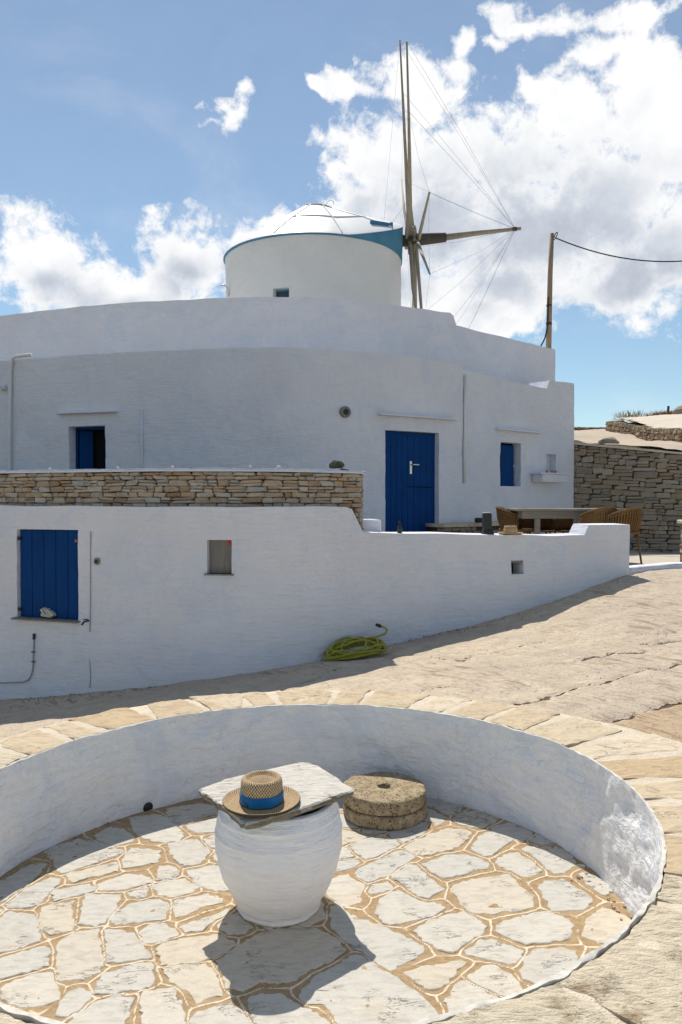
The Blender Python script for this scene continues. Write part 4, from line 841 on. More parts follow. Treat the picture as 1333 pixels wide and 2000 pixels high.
# double door: two leaves of boards, stable-door split on the right, handle
def leaf(path, s0, s1, z0, z1, depth, name, parent, mat, planks=4, splitz=None):
    c, a, n = frame_at(path, (s0 + s1) / 2, depth, (z0 + z1) / 2); P0 = path.at(s0)[0]; P1 = path.at(s1)[0]; a = math.atan2(P1.y - P0.y, P1.x - P0.x); w = (P1 - P0).length; u = Vector((math.cos(a), math.sin(a), 0)); bm = B()
    for k in range(planks):
        for (za, zc) in ([(z0, z1)] if splitz is None else [(z0, splitz - .006), (splitz + .006, z1)]):
            box(bm, Vector((c.x, c.y, (za + zc) / 2)) + u * ((k + .5) / planks - .5) * w, (w / planks - .005, .045, zc - za), a, bev=.003)
    return obj(name, bm, mat, parent), c, a, n, u
m_ = D0 + (D1 - D0) * .455
fr = B(); 
for s in (D0 + .028, D1 - .028): c, a, n = frame_at(HF, s, .135, 1.46); box(fr, c, (.056, .06, 2.08), a)
c, a, n = frame_at(HF, (D0 + D1) / 2, .135, 2.46); box(fr, c, (D1 - D0 - .11, .055, .06), a); obj('door_frame', fr, BLUE, H)
leaf(HF, D0 + .058, m_ - .004, .45, 2.43, .125, 'door_leaf', H, BLUE)
dl, c, a, n, u = leaf(HF, m_ + .004, D1 - .058, .45, 2.43, .125, 'door_leaf', H, BLUE, 4, 1.56)
bm = B(); box(bm, c + n * .03 - u * .21 + Vector((0, 0, 1.46 + .43 - 1.44)), (.045, .012, .22), a, bev=.004); p = c + n * .04 - u * .21 + Vector((0, 0, 1.46 + .48 - 1.44)); tube(bm, [p, p + n * .045, p + n * .05 + u * .13], .011, 8); obj('handle', bm, STEEL, dl)
# left window: one leaf open inwards, one half open, dark room behind
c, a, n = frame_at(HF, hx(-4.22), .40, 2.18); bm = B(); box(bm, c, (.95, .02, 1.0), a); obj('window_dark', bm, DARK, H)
wo_ = HOPS[0]
bm = B()
for s in (wo_[0] + .02, wo_[1] - .02): c, a, n = frame_at(HF, s, .19, 2.18); box(bm, c, (.04, .05, .76), a)
c, a, n = frame_at(HF, (wo_[0] + wo_[1]) / 2, .19, 2.54); box(bm, c, (.59, .05, .04), a); obj('window_frame', bm, BLUE, H)
c, a, n = frame_at(HF, wo_[0] + .15, .26, 2.16); bm = B(); box(bm, c, (.22, .035, .70), a + .75, bev=.004); obj('shutter', bm, BLUE, H)
c, a, n = frame_at(HF, wo_[1] - .07, .24, 2.16); bm = B(); box(bm, c, (.19, .035, .70), a - 1.1, bev=.004); s_ = obj('shutter', bm, BLUE, H)
# wing window with its shutter ajar, small niche, shelf bench
w1, w2_ = WOPS
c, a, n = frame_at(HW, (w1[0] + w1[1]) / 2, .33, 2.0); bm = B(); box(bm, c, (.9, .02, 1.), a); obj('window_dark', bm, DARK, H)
c, a, n = frame_at(HW, w1[0] + .36, .13, 1.99); bm = B(); box(bm, c, (.44, .035, .79), a + .10, bev=.004); sh = obj('shutter', bm, BLUE, H)
bm = B(); u = Vector((math.cos(a), math.sin(a), 0)); box(bm, c + n * .03 + u * .17, (.02, .02, .05), a); obj('latch', bm, STEEL, sh)
c, a, n = frame_at(HW, w1[0] + .07, .17, 2.0); bm = B(); box(bm, c, (.10, .04, .80), a - .3, bev=.004); obj('shutter', bm, BLUE, H)
c, a, n = frame_at(HW, (w2_[0] + w2_[1]) / 2, .165, 2.07); bm = B(); box(bm, c, (.36, .01, .4), a); obj('niche_back', bm, WHITE, H)
c, a, n = frame_at(HW, wx(4.05), -.12, 1.76); bm = B(); box(bm, c, (.80, .25, .16), a, bev=.012); box(bm, c + Vector((0, 0, .09)), (.98, .30, .03), a, bev=.006); shf = obj('shelf', bm, WHITE, H)
SHELF = (c, a)
# rain ledges above the openings
def ledge(path, x0, x1, z, fx):
    s0, s1 = fx(x0), fx(x1); c, a, n = frame_at(path, (s0 + s1) / 2, -.045, z); P0, P1 = path.at(s0)[0], path.at(s1)[0]; a = math.atan2(P1.y - P0.y, P1.x - P0.x)
    bm = B(); box(bm, c, (s1 - s0, .11, .03), a, bev=.006); obj('rain_ledge', bm, WHITE, H)
ledge(HF, -4.74, -3.65, 2.785, hx); ledge(HF, .575, 1.96, 2.745, hx); ledge(HW, 2.87, 3.90, 2.655, wx)
disc('wall_vent', HF, hx(.062), 2.76, .092, GREYM, H, .05)
def hpts(path, fx, pts, off): return [Vector((*(path.at(fx(x))[0] + path.at(fx(x))[1] * off), z)) for x, z in pts]
bm = B(); tube(bm, catmull(hpts(HF, hx, [(-5.25, 3.80), (-5.45, 3.80), (-5.62, 3.77), (-5.67, 3.60), (-5.68, 3.2), (-5.70, 2.4), (-5.70, .5)], .05), .12), .032, 8); obj('drainpipe', bm, PIPEW, H, True)
bm = B(); tube(bm, hpts(HF, hx, [(-3.235, 2.80), (-3.235, 2.2), (-3.24, .5)], .012), .022, 8); obj('drainpipe', bm, WHITE, H, True)
bm = B(); tube(bm, hpts(HW, wx, [(2.20, 3.56), (2.19, 2.6), (2.185, 1.64)], .03), .026, 8); obj('drainpipe', bm, PIPEW, H, True)
c, a, n = frame_at(HF, hx(-5.83), -.03, 3.28); bm = B(); box(bm, c, (.10, .08, .10), a, bev=.02); tube(bm, [c + n * .03, c + n * .10 - Vector((0, 0, .03))], [.03, .05], 10); obj('wall_lamp', bm, PIPEW, H)
# stone bench along the foot of the wing
bn = thing('stone_bench', (2.6, 13.8, .4), 'low rubble bench with a slab seat along the house wall, right of the blue door', 'bench')
BP = Path([(1.74, 13.02), (2.36, 13.46), (3.5, 14.42)], False); wall('mortar_core', BP, lambda t: .3, lambda t: .86, .4, [], DARKM, bn, .2, .004, 3.)
bn.children[-1].location.y += .03
GM = stone_meshes(RUBBLE_GREY, 'rubble_grey', seed=5)
lay_stones(bn, BP, lambda t: .40, lambda t: .87, GM, (.07, .13), (.12, .34), .14, .012, 8, limit=60)
wall('seat_slab', Path([(1.72, 12.98), (2.38, 13.42), (3.52, 14.38)], False), lambda t: .872, lambda t: .93, .46, [], CURB, bn, .12, .006, 4.)

# ================================================================ windmill
WM = thing('windmill', (-.70, 20, 2.3), 'white round windmill tower with a white cap, blue rim and bare sail poles', 'windmill')
TCX, TCY, TR = -.705, 20., 2.26
TP = Path([(TCX + TR * math.cos(q), TCY + TR * math.sin(q)) for q in (math.pi / 2 + 2 * math.pi * k / 96 for k in range(97))], False)
def ts(ang): return TR * (R(ang) - math.pi / 2)              # arc length from the back, counter-clockwise
wq = math.degrees(math.atan2(-2.24, -1.42 + .705)) % 360
o = wall('tower_wall', TP, lambda t: 2.3, lambda t: 7.46, .45, [(ts(wq) - .20, ts(wq) + .20, 5.80, 6.235, .18)], WHITE_TOWER, WM, .12, .012, 41., True, lip=.0); set_sharp(o, 50)
c, a, n = frame_at(TP, ts(wq), .17, 6.01); bm = B()
for k in (-.185, .185): box(bm, c + Vector((math.cos(a), math.sin(a), 0)) * k, (.04, .05, .44), a)
for k in (-.2, .2, .02): box(bm, c + Vector((0, 0, k)), (.33, .045, .035), a)
wf = obj('window_frame', bm, BLUE_CAP, WM); bm = B(); box(bm, c - n * .02, (.36, .012, .42), a); obj('window_pane', bm, GLASS, wf)
bm = B(); tube(bm, catmull([(-2.80, 19.05, 6.35), (-2.80, 19.0, 6.52), (-2.86, 18.95, 6.60), (-2.95, 18.95, 6.58)], .05), .03, 8); obj('roof_pipe', bm, PIPEW, WM, True)
# cap: white conical roof, its edge swept up to the blue gable from which the shaft comes out
NC = 96; PH0 = R(-3.4); ER = TR + .025
def lift(q):
    d = abs((q - PH0 + math.pi) % (2 * math.pi) - math.pi); return .022 + .92 * max(0, 1 - d / R(66)) ** 1.3
bm = B(); ap = Vector((-.60, 20, 8.86)); rg = []
for k in range(NC):
    q = 2 * math.pi * k / NC; c_, s_ = math.cos(q), math.sin(q); h = lift(q); e0 = Vector((TCX + ER * c_, TCY + ER * s_, 7.43))
    rr = ER + .035 - .02 * h; e1 = Vector((TCX + rr * c_, TCY + rr * s_, 7.43 + h)); tp = ap + Vector((.42 * c_, .42 * s_, -.05 - .03 * c_)); md = e1.lerp(tp, .5) + Vector((0, 0, .055))
    rg.append((e0, e1, e1.lerp(tp, .04) + Vector((0, 0, .03)), md, tp))
bmB = B(); lo = [bmB.verts.new(r[0]) for r in rg]; hi = [bmB.verts.new(r[1]) for r in rg]; li = [bmB.verts.new(Vector((TCX, TCY, 7.43)) + (r[0] - Vector((TCX, TCY, 7.43))) * .93) for r in rg]
for k in range(NC): j = (k + 1) % NC; bmB.faces.new((lo[k], lo[j], hi[j], hi[k])); bmB.faces.new((li[k], li[j], lo[j], lo[k]))
obj('cap_rim', bmB, BLUE_CAP, WM, True)
lev = [[bm.verts.new(r[i] + Vector((0, 0, .006 if i == 1 else 0))) for r in rg] for i in (1, 2, 3, 4)]
for A, C in zip(lev, lev[1:]):
    for k in range(NC): bm.faces.new((A[k], A[(k + 1) % NC], C[(k + 1) % NC], C[k]))
bm.faces.new(lev[-1]); cap = obj('cap_roof', bm, ROOFM, WM, True)
for k in (66, 77, 88, 20, 40):       # raised seams between the roof sheets
    r = rg[k]; bm = B(); tube(bm, [r[2].lerp(r[3], f_) + Vector((0, 0, .012)) for f_ in (0, .5, 1)] + [r[3].lerp(r[4], f_) + Vector((0, 0, .012)) for f_ in (.5, 1)], .016, 6); obj('seam', bm, ROOFM, cap)
bm = B(); tube(bm, [rg[k][3] + Vector((0, 0, .010)) for k in range(66, 91)], .014, 6); obj('seam', bm, LEADG, cap)
bm = B(); tube(bm, [rg[k % NC][4] + Vector((0, 0, .02)) for k in range(60, 96, 3)], .018, 6); obj('top_rail', bm, LEADG, cap)
bm = B(); tube(bm, catmull([(-.38, 19.6, 8.82), (-.30, 19.6, 8.92), (-.20, 19.6, 8.90), (-.18, 19.6, 8.82)], .03), .008, 6); obj('lifting_ring', bm, LEADG, cap)
bm = B(); 
for q in range(3):
    y_ = 19.0 + .25 * q
p0, p1 = Vector((.72, 18.75, 8.05)), Vector((1.17, 18.95, 7.97)); dn = (p1 - p0); box(bm, (p0 + p1) / 2 + Vector((0, 0, .02)), (dn.length, .07, .17), math.atan2(dn.y, dn.x)); box(bm, p1 + Vector((0, .2, .06)), (.06, .5, .2), .3); obj('roof_hatch', bm, BLUE_CAP, cap)
# shaft, hub and bowsprit
SV = Vector((1, -.06, .06)).normalized(); HUB = Vector((1.85, 20, 8.06)); E1 = Vector((-.06, 0, 1)); E1 = (E1 - SV * E1.dot(SV)).normalized(); E2 = E1.cross(SV).normalized()
if E2.y < 0: E2 = -E2
bm = B(); tube(bm, [HUB - SV * .9, HUB - SV * .1, HUB + SV * .2, HUB + SV * .86, HUB + SV * .87], [.145, .15, .155, .12, .10], 12); sf = obj('windshaft', bm, HUBW, WM, True); set_sharp(sf, 40)
TIP = Vector((4.62, 19.84, 8.30)); bm = B(); tube(bm, [HUB + SV * .8, HUB.lerp(TIP, .6), TIP], [.088, .066, .038], 10); obj('bowsprit', bm, SPAR, WM, True)
bm = B(); tube(bm, [TIP - SV * .22, TIP - SV * .16, TIP - SV * .1], [.05, .055, .05], 10); obj('iron_band', bm, HUBW, WM, True)
rnd = random.Random(3); TIPS = []
for k, (ang, L) in enumerate([(-15, 4.6), (-45, 4.55), (15, 4.55), (-75, 4.5), (45, 3.75), (-97, 4.5), (-117, 4.5), (75, 4.5), (105, 4.5), (135, 4.5), (165, 4.5), (-165, 4.5), (-141, 4.5)]):
    dr = E1 * math.cos(R(ang)) + E2 * math.sin(R(ang)); off = SV * rnd.uniform(-.16, .16); bow = SV * rnd.uniform(-.07, .07); st = HUB + off - dr * .35; tip = HUB + off + dr * L
    bm = B(); tube(bm, [st, HUB + off, HUB + off + dr * L * .45 + bow, tip], [.044, .050, .038, .020], 8); obj('sail_pole', bm, SPAR, WM, True); TIPS.append((ang, tip))
TIPS.sort(key=lambda t: t[0])
for ang, tip in TIPS:
    bm = B(); md = TIP.lerp(tip, .5) - Vector((0, 0, .06)); tube(bm, [TIP - SV * .14, md, tip], .0028, 4, caps=False); obj('stay_wire', bm, WIRE, WM)
for (a0, t0), (a1, t1) in zip(TIPS, TIPS[1:] + TIPS[:1]):
    bm = B(); tube(bm, [t0, (t0 + t1) / 2 + (HUB - (t0 + t1) / 2) * .05, t1], .0024, 4, caps=False); obj('rim_wire', bm, WIRE, WM)
for a, b_ in (((1.05, 18.9, 8.15), TIPS[6][1]), ((1.3, 19.2, 8.25), HUB + E1 * 1.1)):
    bm = B(); tube(bm, [a, b_], .0028, 4, caps=False); obj('stay_wire', bm, WIRE, WM)

# ================================================================ pole on the roof corner and its cable
PO = thing('wooden_pole', (4.70, 17.4, 4.6), 'thin varnished wooden pole standing on the roof corner right of the windmill', 'pole')
bm = B(); tube(bm, [(4.69, 17.42, 4.55), (4.705, 17.42, 5.6), (4.72, 17.42, 6.4), (4.755, 17.42, 7.34)], [.062, .060, .055, .048], 12); obj('pole_shaft', bm, POLEW, PO, True)
bm = B(); tube(bm, [(4.698, 17.42, 5.28), (4.70, 17.42, 5.34)], [.066, .066], 12); tube(bm, [(4.70, 17.42, 5.70), (4.701, 17.42, 5.74)], [.064, .064], 12); obj('strap', bm, HUBW, PO)
bm = B(); tube(bm, catmull([(4.66, 17.36, 5.9), (4.655, 17.36, 5.5), (4.63, 17.36, 5.15), (4.58, 17.36, 4.95), (4.50, 17.36, 4.80)], .08), .016, 6); obj('hanging_lead', bm, CABLE, PO, True)
bm = B(); tube(bm, catmull([(4.80, 17.40, 7.24), (4.83, 17.40, 7.33), (4.87, 17.40, 7.36), (4.86, 17.40, 7.28), (4.80, 17.40, 7.19)], .02), .011, 6); obj('hook', bm, CABLE, PO, True)
bm = B(); tube(bm, [(4.82 + 7. * t, 17.4, 7.24 - .6 * (1 - (2 * min(t * 1.25, 1.2) - 1) ** 2) + .45 * t * t) for t in (k / 28 for k in range(29))], .014, 6); tag(obj('overhead_cable', bm, CABLE, None, True), 'black cable sagging from the top of the wooden pole across the sky', 'cable')

# ================================================================ right background
RP = Path([(4.70, 16.0), (4.78, 15.95), (5.7, 15.42), (6.62, 14.95), (7.8, 14.3), (9.0, 13.6)], False)
rw = thing('retaining_wall', (6.2, 15.2, .3), 'tall grey rubble retaining wall right of the house behind the wicker chairs', 'wall')
rx = RP.sx
zbr = interp([(0, .22), (RP.L, .30)]); ztr = interp([(0, 2.50), (rx(6.62), 2.22), (RP.L, 1.95)])
wall('mortar_core', RP, lambda t: 0., lambda t: ztr(t) - .01, .5, [], DARKM, rw, .2, .004, 3.); rw.children[-1].location += Vector((.02, .07, 0))
nrw = lay_stones(rw, RP, zbr, ztr, GM, (.075, .14), (.12, .42), .16, .008, 12, 0., rx(6.95), limit=296)
bm = B(); rest = random.Random(5)                              # the stretch beyond the photograph's edge
for k in range(300):
    t = rest.uniform(rx(6.97), RP.L - .1); P, n, a = RP.at(t); z = rest.uniform(.3, ztr(t) - .06); box(bm, (P.x - n.x * .05, P.y - n.y * .05, z), (rest.uniform(.15, .3), .14, rest.uniform(.06, .11)), a + rest.uniform(-.06, .06), bev=.015)
obj('far_stones', bm, RUBBLE_GREY, rw, kind='stuff')
wall('cap', Path([(p.x - .01, p.y - .03) for p in RP.p], False), lambda t: ztr(t) + .0, lambda t: ztr(t) + .045, .5, [], PATHM, rw, .12, .01, 8.)
# gatepost
gp = thing('stone_gatepost', (4.95, 10.2, .45), 'squat rubble gatepost with a pale cap beside the white kerb, at the lane\'s top', 'gatepost')
bm = B(); box(bm, (4.95, 10.25, .74), (.62, .50, .60)); obj('mortar_core', bm, DARKM, gp)
for pth in (Path([(4.615, 10.45), (4.615, 10.0)], False), Path([(4.615, 9.98), (5.29, 9.98)], False)):
    lay_stones(gp, pth, lambda t: .42, lambda t: 1.02, RM, (.05, .09), (.10, .26), .12, .010, 21, limit=60)
bm = B(); box(bm, (4.95, 10.24, 1.045), (.70, .58, .05), bev=.012); obj('cap', bm, JOINTM, gp)
# curved field wall on the hill and the raised path it holds
FP = Path([(12.6, 33.2), (11.2, 30.4), (9.75, 28.2), (9.28, 26.3), (9.02, 24.2), (8.44, 21.), (7.99, 18.), (7.8, 15.6)]); fx = FP.sx
fw = thing('field_wall', (8.6, 22, 3), 'curved field-stone wall holding up the raised path on the hill', 'wall')
hz = lambda t: float(hill_f(*FP.at(t)[0]))
ztf = interp([(0, 4.62), (FP.L * .18, 4.45), (FP.L * .31, 4.20), (FP.L * .42, 4.02), (FP.L * .52, 3.72), (FP.L * .70, 3.30), (FP.L * .87, 3.0), (FP.L, 2.7)])
wall('mortar_core', FP, lambda t: hz(t) - .3, lambda t: ztf(t) - .10, .5, [], DARKM, fw, .3, .02, 3.); fw.children[-1].location += Vector((.10, .03, 0))
FM = stone_meshes(RUBBLE_FIELD, 'field', bev=.2, jit=.10, seed=9)
nfw = lay_stones(fw, FP, lambda t: hz(t) - .03, ztf, FM, (.09, .19), (.18, .46), .30, .0, 14, fx(10.2), FP.L - .8, limit=299, proud=.06)
up_f = tps([(12.6, 33.2, 4.62), (11.2, 30.4, 4.48), (9.75, 28.2, 4.28), (9.28, 26.3, 4.10), (9.02, 24.2, 3.85), (8.44, 21, 3.30), (7.99, 18, 3.0), (7.8, 15.6, 2.7), (12.4, 29, 4.45), (11, 24, 4.0), (10.6, 20, 3.4), (10.5, 16, 2.9), (14, 24, 4.2), (15, 30, 4.6), (20, 30, 4.7), (20, 20, 3.8)])
edge_x = lambda y: np.interp(y, [14, 15.6, 18, 21, 24.2, 26.3, 28.2, 30.4, 33.2], [7.95, 7.9, 8.09, 8.54, 9.12, 9.38, 9.85, 11.28, 12.65])
grid_sheet('raised_path', np.arange(7.8, 20, .15), np.arange(15, 33, .2), lambda X, Y: up_f(X, Y) + fbm(X, Y, 1.2, 6., 3) * .03 - .01, PATHM, keep=lambda x, y: x > edge_x(y))
# far low wall on the skyline
DP = Path([(8.6, 33.6), (10.4, 34), (12.3, 34.2)], False); dw = thing('skyline_wall', (10.4, 34, 4.2), 'dark dry-stone wall low on the skyline beside the house corner', 'wall')
wall('mortar_core', DP, lambda t: 3.9, lambda t: 4.50, .5, [], DARKM, dw, .3, .02, 3.)
dw.children[-1].location.y += .12
lay_stones(dw, DP, lambda t: float(hill_f(*DP.at(t)[0])) - .05, lambda t: 4.55, FM, (.10, .17), (.25, .55), .3, .0, 15, limit=80, proud=.06)
DP2 = Path([(14.2, 32.0), (16.5, 32.6), (19, 33)], False); d2 = thing('ridge_wall', (14, 32.2, 4.4), 'dark rubble wall on the hilltop behind the dry brush and the post', 'wall'); lay_stones(d2, Path([(12.9, 31.6), (14.2, 32.0), (16.5, 32.6)], False), lambda t: 4.4, lambda t: 4.86, FM, (.12, .2), (.25, .55), .35, .0, 16, limit=60, proud=.08)
bm = B(); tube(bm, [(13.15, 31, 4.4), (13.19, 31, 5.10)], [.055, .05], 8); tag(obj('fence_post', bm, BLUEPOLE), 'thin dark post sticking up from the hilltop at the skyline', 'post')
def tuft(name, c, n, h, r, mat, label, cat, seed, lean=.5):
    rnd = random.Random(seed); bm = B()
    for _ in range(n):
        a = rnd.uniform(0, 6.28); q = r * math.sqrt(rnd.random()); p = Vector(c) + Vector((q * math.cos(a), q * math.sin(a), -.03)); t = p + Vector((rnd.uniform(-lean, lean) * h, rnd.uniform(-lean, lean) * h, h * rnd.uniform(.5, 1.1))); m_ = p.lerp(t, .55) + Vector((rnd.uniform(-.1, .1) * h, rnd.uniform(-.1, .1) * h, .05 * h)); w = Vector((math.cos(a + 1.5), math.sin(a + 1.5), 0)) * .012
        v = [bm.verts.new(x) for x in (p - w, p + w, m_ + w * .7, m_ - w * .7, t)]; bm.faces.new(v[:4]); bm.faces.new((v[3], v[2], v[4]))
    tag(obj(name, bm, mat, flat=True), label, cat)
tuft('dry_grass', (11.1, 29.6, 4.50), 130, .30, .6, GRASSD, 'wispy dry grass growing on the raised path\'s bend against the sky', 'grass', 1)
tuft('dry_brush', (12.0, 28.2, 4.38), 700, .22, .9, BRUSH, 'reddish brown dry brush lying left of the pale boulder on the hill', 'shrub', 2, 1.1)
tuft('dry_brush', (14.6, 30.4, 4.6), 400, .22, .9, GRASSD, 'yellow dry brush behind the pale boulder on the hilltop', 'shrub', 3, .9)
def boulder(name, c, s, mat, label, cat, seed, group=None, rz=0.):
    bm = B(); bmesh.ops.create_icosphere(bm, subdivisions=3, radius=1); 
    for v in bm.verts:
        p = v.co.copy(); k = 1 + .28 * noise.noise(p * 1.3 + Vector((seed, 0, 0))) + .12 * noise.noise(p * 3.4 + Vector((0, seed, 0))); v.co = Matrix.Rotation(rz, 3, 'Z') @ Vector((p.x * s[0] * k, p.y * s[1] * k, max(p.z, -.55) * s[2] * k)); v.co += Vector(c)
    return tag(obj(name, bm, mat), label, cat, group)
boulder('boulder', (12.7, 27.4, 4.38), (.95, .5, .36), RUBBLE_FIELD, 'large pale boulder on the hilltop below the thin dark post', 'rock', 4)
boulder('rock', (5.58, 16.0, 2.54), (.20, .16, .09), RUBBLE_FIELD, 'flat brown rock lying behind the retaining wall near the house corner', 'rock', 7)
boulder('rock', (-.045, 7.95, 1.70), (.080, .075, .050), mat_plain('dark_rock', (.07, .065, .05), .95, .1, .5, 30., .006), 'rounded dark rock on the white parapet cap near its right end', 'rock', 12)
boulder('rock', (.035, 7.95, 1.655), (.045, .05, .012), BLACKM, 'thin dark flat stone beside the rounded rock on the parapet cap', 'rock', 13)

# ================================================================ things on and around the terrace
def hat(name, c, br, cr, ch, label, band_mat, dark_edge, rz=0., dent=True):
    t = thing(name, c, label, 'hat')
    bm = B(); br_in = cr * 1.02
    prof = [(br_in, .012), (br_in + (br - br_in) * .35, .006), (br_in + (br - br_in) * .8, .010), (br - .004, .020), (br, .021), (br, .013), (br - .006, .008), (br_in + (br - br_in) * .5, .0), (br_in, .004)]
    lathe(bm, prof, c, 72, (80, 62), .02, 1.0, 1.04); obj('brim', bm, STRAW, t, True)
    bm = B(); prof = [(cr * 1.02, .010), (cr * 1.0, .03), (cr * .985, ch * .5), (cr * .97, ch * .80), (cr * .93, ch * .93), (cr * .86, ch * .99), (cr * .76, ch * 1.0), (cr * .70, ch * .95), (cr * .64, ch * .87), (cr * .56, ch * .86), (cr * .48, ch * .90), (cr * .28, ch * .955), (.001, ch * .965)]
    lathe(bm, prof, c, 64, (46, 62), .035, 1.0, 1.07); obj('crown', bm, STRAW, t, True)
    if band_mat:
        bm = B(); lathe(bm, [(cr * 1.025, .012), (cr * 1.035, .016), (cr * 1.03, .054), (cr * 1.015, .058), (cr * .99, .057)], c, 64, None, .035, 1.0, 1.07); obj('ribbon', bm, band_mat, t, True)
        bm = B(); p0 = Vector(c) + Vector((-cr * .52, -cr * .97, .015)); tube(bm, catmull([p0, p0 + Vector((-.012, .0, .018)), p0 + Vector((-.03, .008, .036))], .008), .0018, 5); obj('ribbon_fold', bm, STRAWDARK, t, True)
    if dark_edge:
        bm = B(); lathe(bm, [(br + .0015, .019), (br + .002, .014), (br - .004, .0065)], c, 72, None, .02, 1.0, 1.04); obj('brim_edge', bm, STRAWDARK, t, True)
        bm = B(); lathe(bm, [(cr * 1.045, .011), (cr * 1.05, .0145), (cr * 1.03, .016)], c, 64, None, .035, 1.0, 1.07); obj('band_edge', bm, STRAWDARK, t, True)
    return t
hat('straw_hat', (1.905, 8.62, .957), .140, .075, .095, 'plain straw hat lying on the white terrace wall beside the dark block', STRAWPALE, False)
lt = thing('dark_block', (1.64, 8.60, .955), 'dark upright block with a flared foot standing on the white terrace wall', 'container')
bm = B(); box(bm, (1.635, 8.60, 1.10), (.095, .09, .19), .1, .93, .008); obj('body', bm, BLACKM, lt)
bm = B(); box(bm, (1.642, 8.60, .982), (.125, .11, .055), .1, .8, .006); obj('foot', bm, BLACKM, lt); bm = B(); box(bm, (1.632, 8.60, 1.199), (.075, .07, .010), .1, 1, .003); obj('lid', bm, SHINE, lt)
bt = thing('small_bottle', (.63, 8.25, .98), 'small dark bottle standing on the terrace wall in front of the blue door', 'bottle')
bm = B(); lathe(bm, [(.001, 0), (.026, .0), (.027, .06), (.016, .085), (.011, .10), (.011, .118), (.001, .118)], (.63, 8.25, .985), 16); obj('body', bm, BLACKM, bt, True)
bm = B(); lathe(bm, [(.013, .112), (.013, .128), (.001, .128)], (.63, 8.25, .985), 12); obj('cap', bm, CABLE, bt, True)
bm = B(); tube(bm, [(2.34, 13.28, .985), (2.55, 13.42, .985)], [.045, .04], 12); tag(obj('dark_cylinder', bm, BLACKM, None, True), 'short dark cylinder lying on the stone bench behind the dark block', 'cylinder')
# dining table
tb = thing('dining_table', (3.2, 11.1, .47), 'weathered grey wooden dining table on the terrace among wicker chairs', 'table')
for k in range(5): bm = B(); box(bm, (3.20, 10.72 + .17 * k, 1.20), (1.52, .165, .032), .02, bev=.004); obj('top_board', bm, TABLEW, tb)
bm = B(); box(bm, (3.20, 10.70, 1.13), (1.36, .025, .10), .02); box(bm, (3.2, 11.42, 1.13), (1.36, .025, .10), .02); box(bm, (2.55, 11.06, 1.13), (.025, .7, .10), .02); box(bm, (3.85, 11.06, 1.13), (.025, .7, .10), .02); obj('apron', bm, TABLEW, tb)
for x, y in ((2.74, 10.72), (3.28, 10.72), (3.80, 10.74), (2.6, 11.4), (3.8, 11.42)): bm = B(); box(bm, (x, y, .825), (.07, .07, .71), .02, bev=.006); obj('leg', bm, TABLEW, tb)
def wicker_chair(loc, rz, label):
    t = thing('wicker_chair', (0, 0, 0), label, 'chair', 'wicker chairs round the terrace table')
    A = [math.radians(d) for d in range(-100, 101, 20)]
    def rim(a, f=1.): k = .5 + .5 * math.cos(a * .95); r = .215 + .025 * k; return Vector((-r * math.cos(a) * 1.05 * (1 + .20 * k), r * math.sin(a), .58 + .18 * k ** 1.3))
    def foot(a): return Vector((-.23 * math.cos(a), .25 * math.sin(a), .43))
    bm = B(); tube(bm, catmull([rim(a) for a in A], .04), .014, 7); tube(bm, catmull([rim(a) + (foot(a) - rim(a)) * .16 for a in A], .05), .009, 6); tube(bm, [Vector((.25 * math.cos(q), .25 * math.sin(q), .43)) for q in (2 * math.pi * k / 20 for k in range(20))], .016, 7, True); obj('frame', bm, RATTAN, t, True)
    for k in range(27):
        a = math.radians(-96 + 192 * k / 26); p, q = rim(a), foot(a); bm = B(); tg = Vector((math.sin(a), math.cos(a), 0)) * .0085; nn = Vector((-math.cos(a), math.sin(a), 0)) * .003; md = p.lerp(q, .5) + Vector((-.02 * math.cos(a), .02 * math.sin(a), 0))
        for (u0, u1) in ((p, md), (md, q)):
            v = [bm.verts.new(x) for x in (u0 - tg + nn, u0 + tg + nn, u1 + tg + nn, u1 - tg + nn, u0 - tg - nn, u0 + tg - nn, u1 + tg - nn, u1 - tg - nn)]
            for f in ((0, 1, 2, 3), (7, 6, 5, 4), (0, 4, 5, 1), (1, 5, 6, 2), (2, 6, 7, 3), (3, 7, 4, 0)): bm.faces.new([v[i] for i in f])
        obj('cane', bm, RATTAN, t)
    bm = B(); lathe(bm, [(.001, .43), (.15, .428), (.235, .435), (.245, .428), (.235, .415), (.001, .41)], (0, 0, 0), 24); obj('seat', bm, RATTAN, t, True)
    bm = B(); gr = [[bm.verts.new(q + (foot(a) - q) * f_ + Vector((.012 * math.cos(a), -.012 * math.sin(a), 0)) + Vector((-.02 * math.cos(a), .02 * math.sin(a), 0)) * math.sin(math.pi * f_)) for f_ in (.06, .3, .55, .8, 1.)] for a in A for q in (rim(a),)]
    for i in range(len(gr) - 1):
        for j in range(4): bm.faces.new((gr[i][j], gr[i + 1][j], gr[i + 1][j + 1], gr[i][j + 1]))
    bmesh.ops.solidify(bm, geom=bm.faces[:], thickness=.004); obj('weave', bm, RATTAN, t, True)
    for x, y in ((.17, .17), (.17, -.17), (-.17, .17), (-.17, -.17)): bm = B(); tube(bm, [(x * .95, y * .95, .43), (x * 1.2, y * 1.2, 0)], [.016, .013], 7); obj('leg', bm, RATTAN, t, True)
    return t
ch0 = wicker_chair(None, 0, 'honey wicker chair at the table end, rightmost, its back catching the sun')
def place(src, loc, rz, label=None):
    o = src if label is None else src.copy()
    if label is not None:
        col.objects.link(o); o['label'] = label
        for c in src.children: d = c.copy(); col.objects.link(d); d.parent = o
    o.location = loc; o.rotation_euler = (0, 0, rz); return o
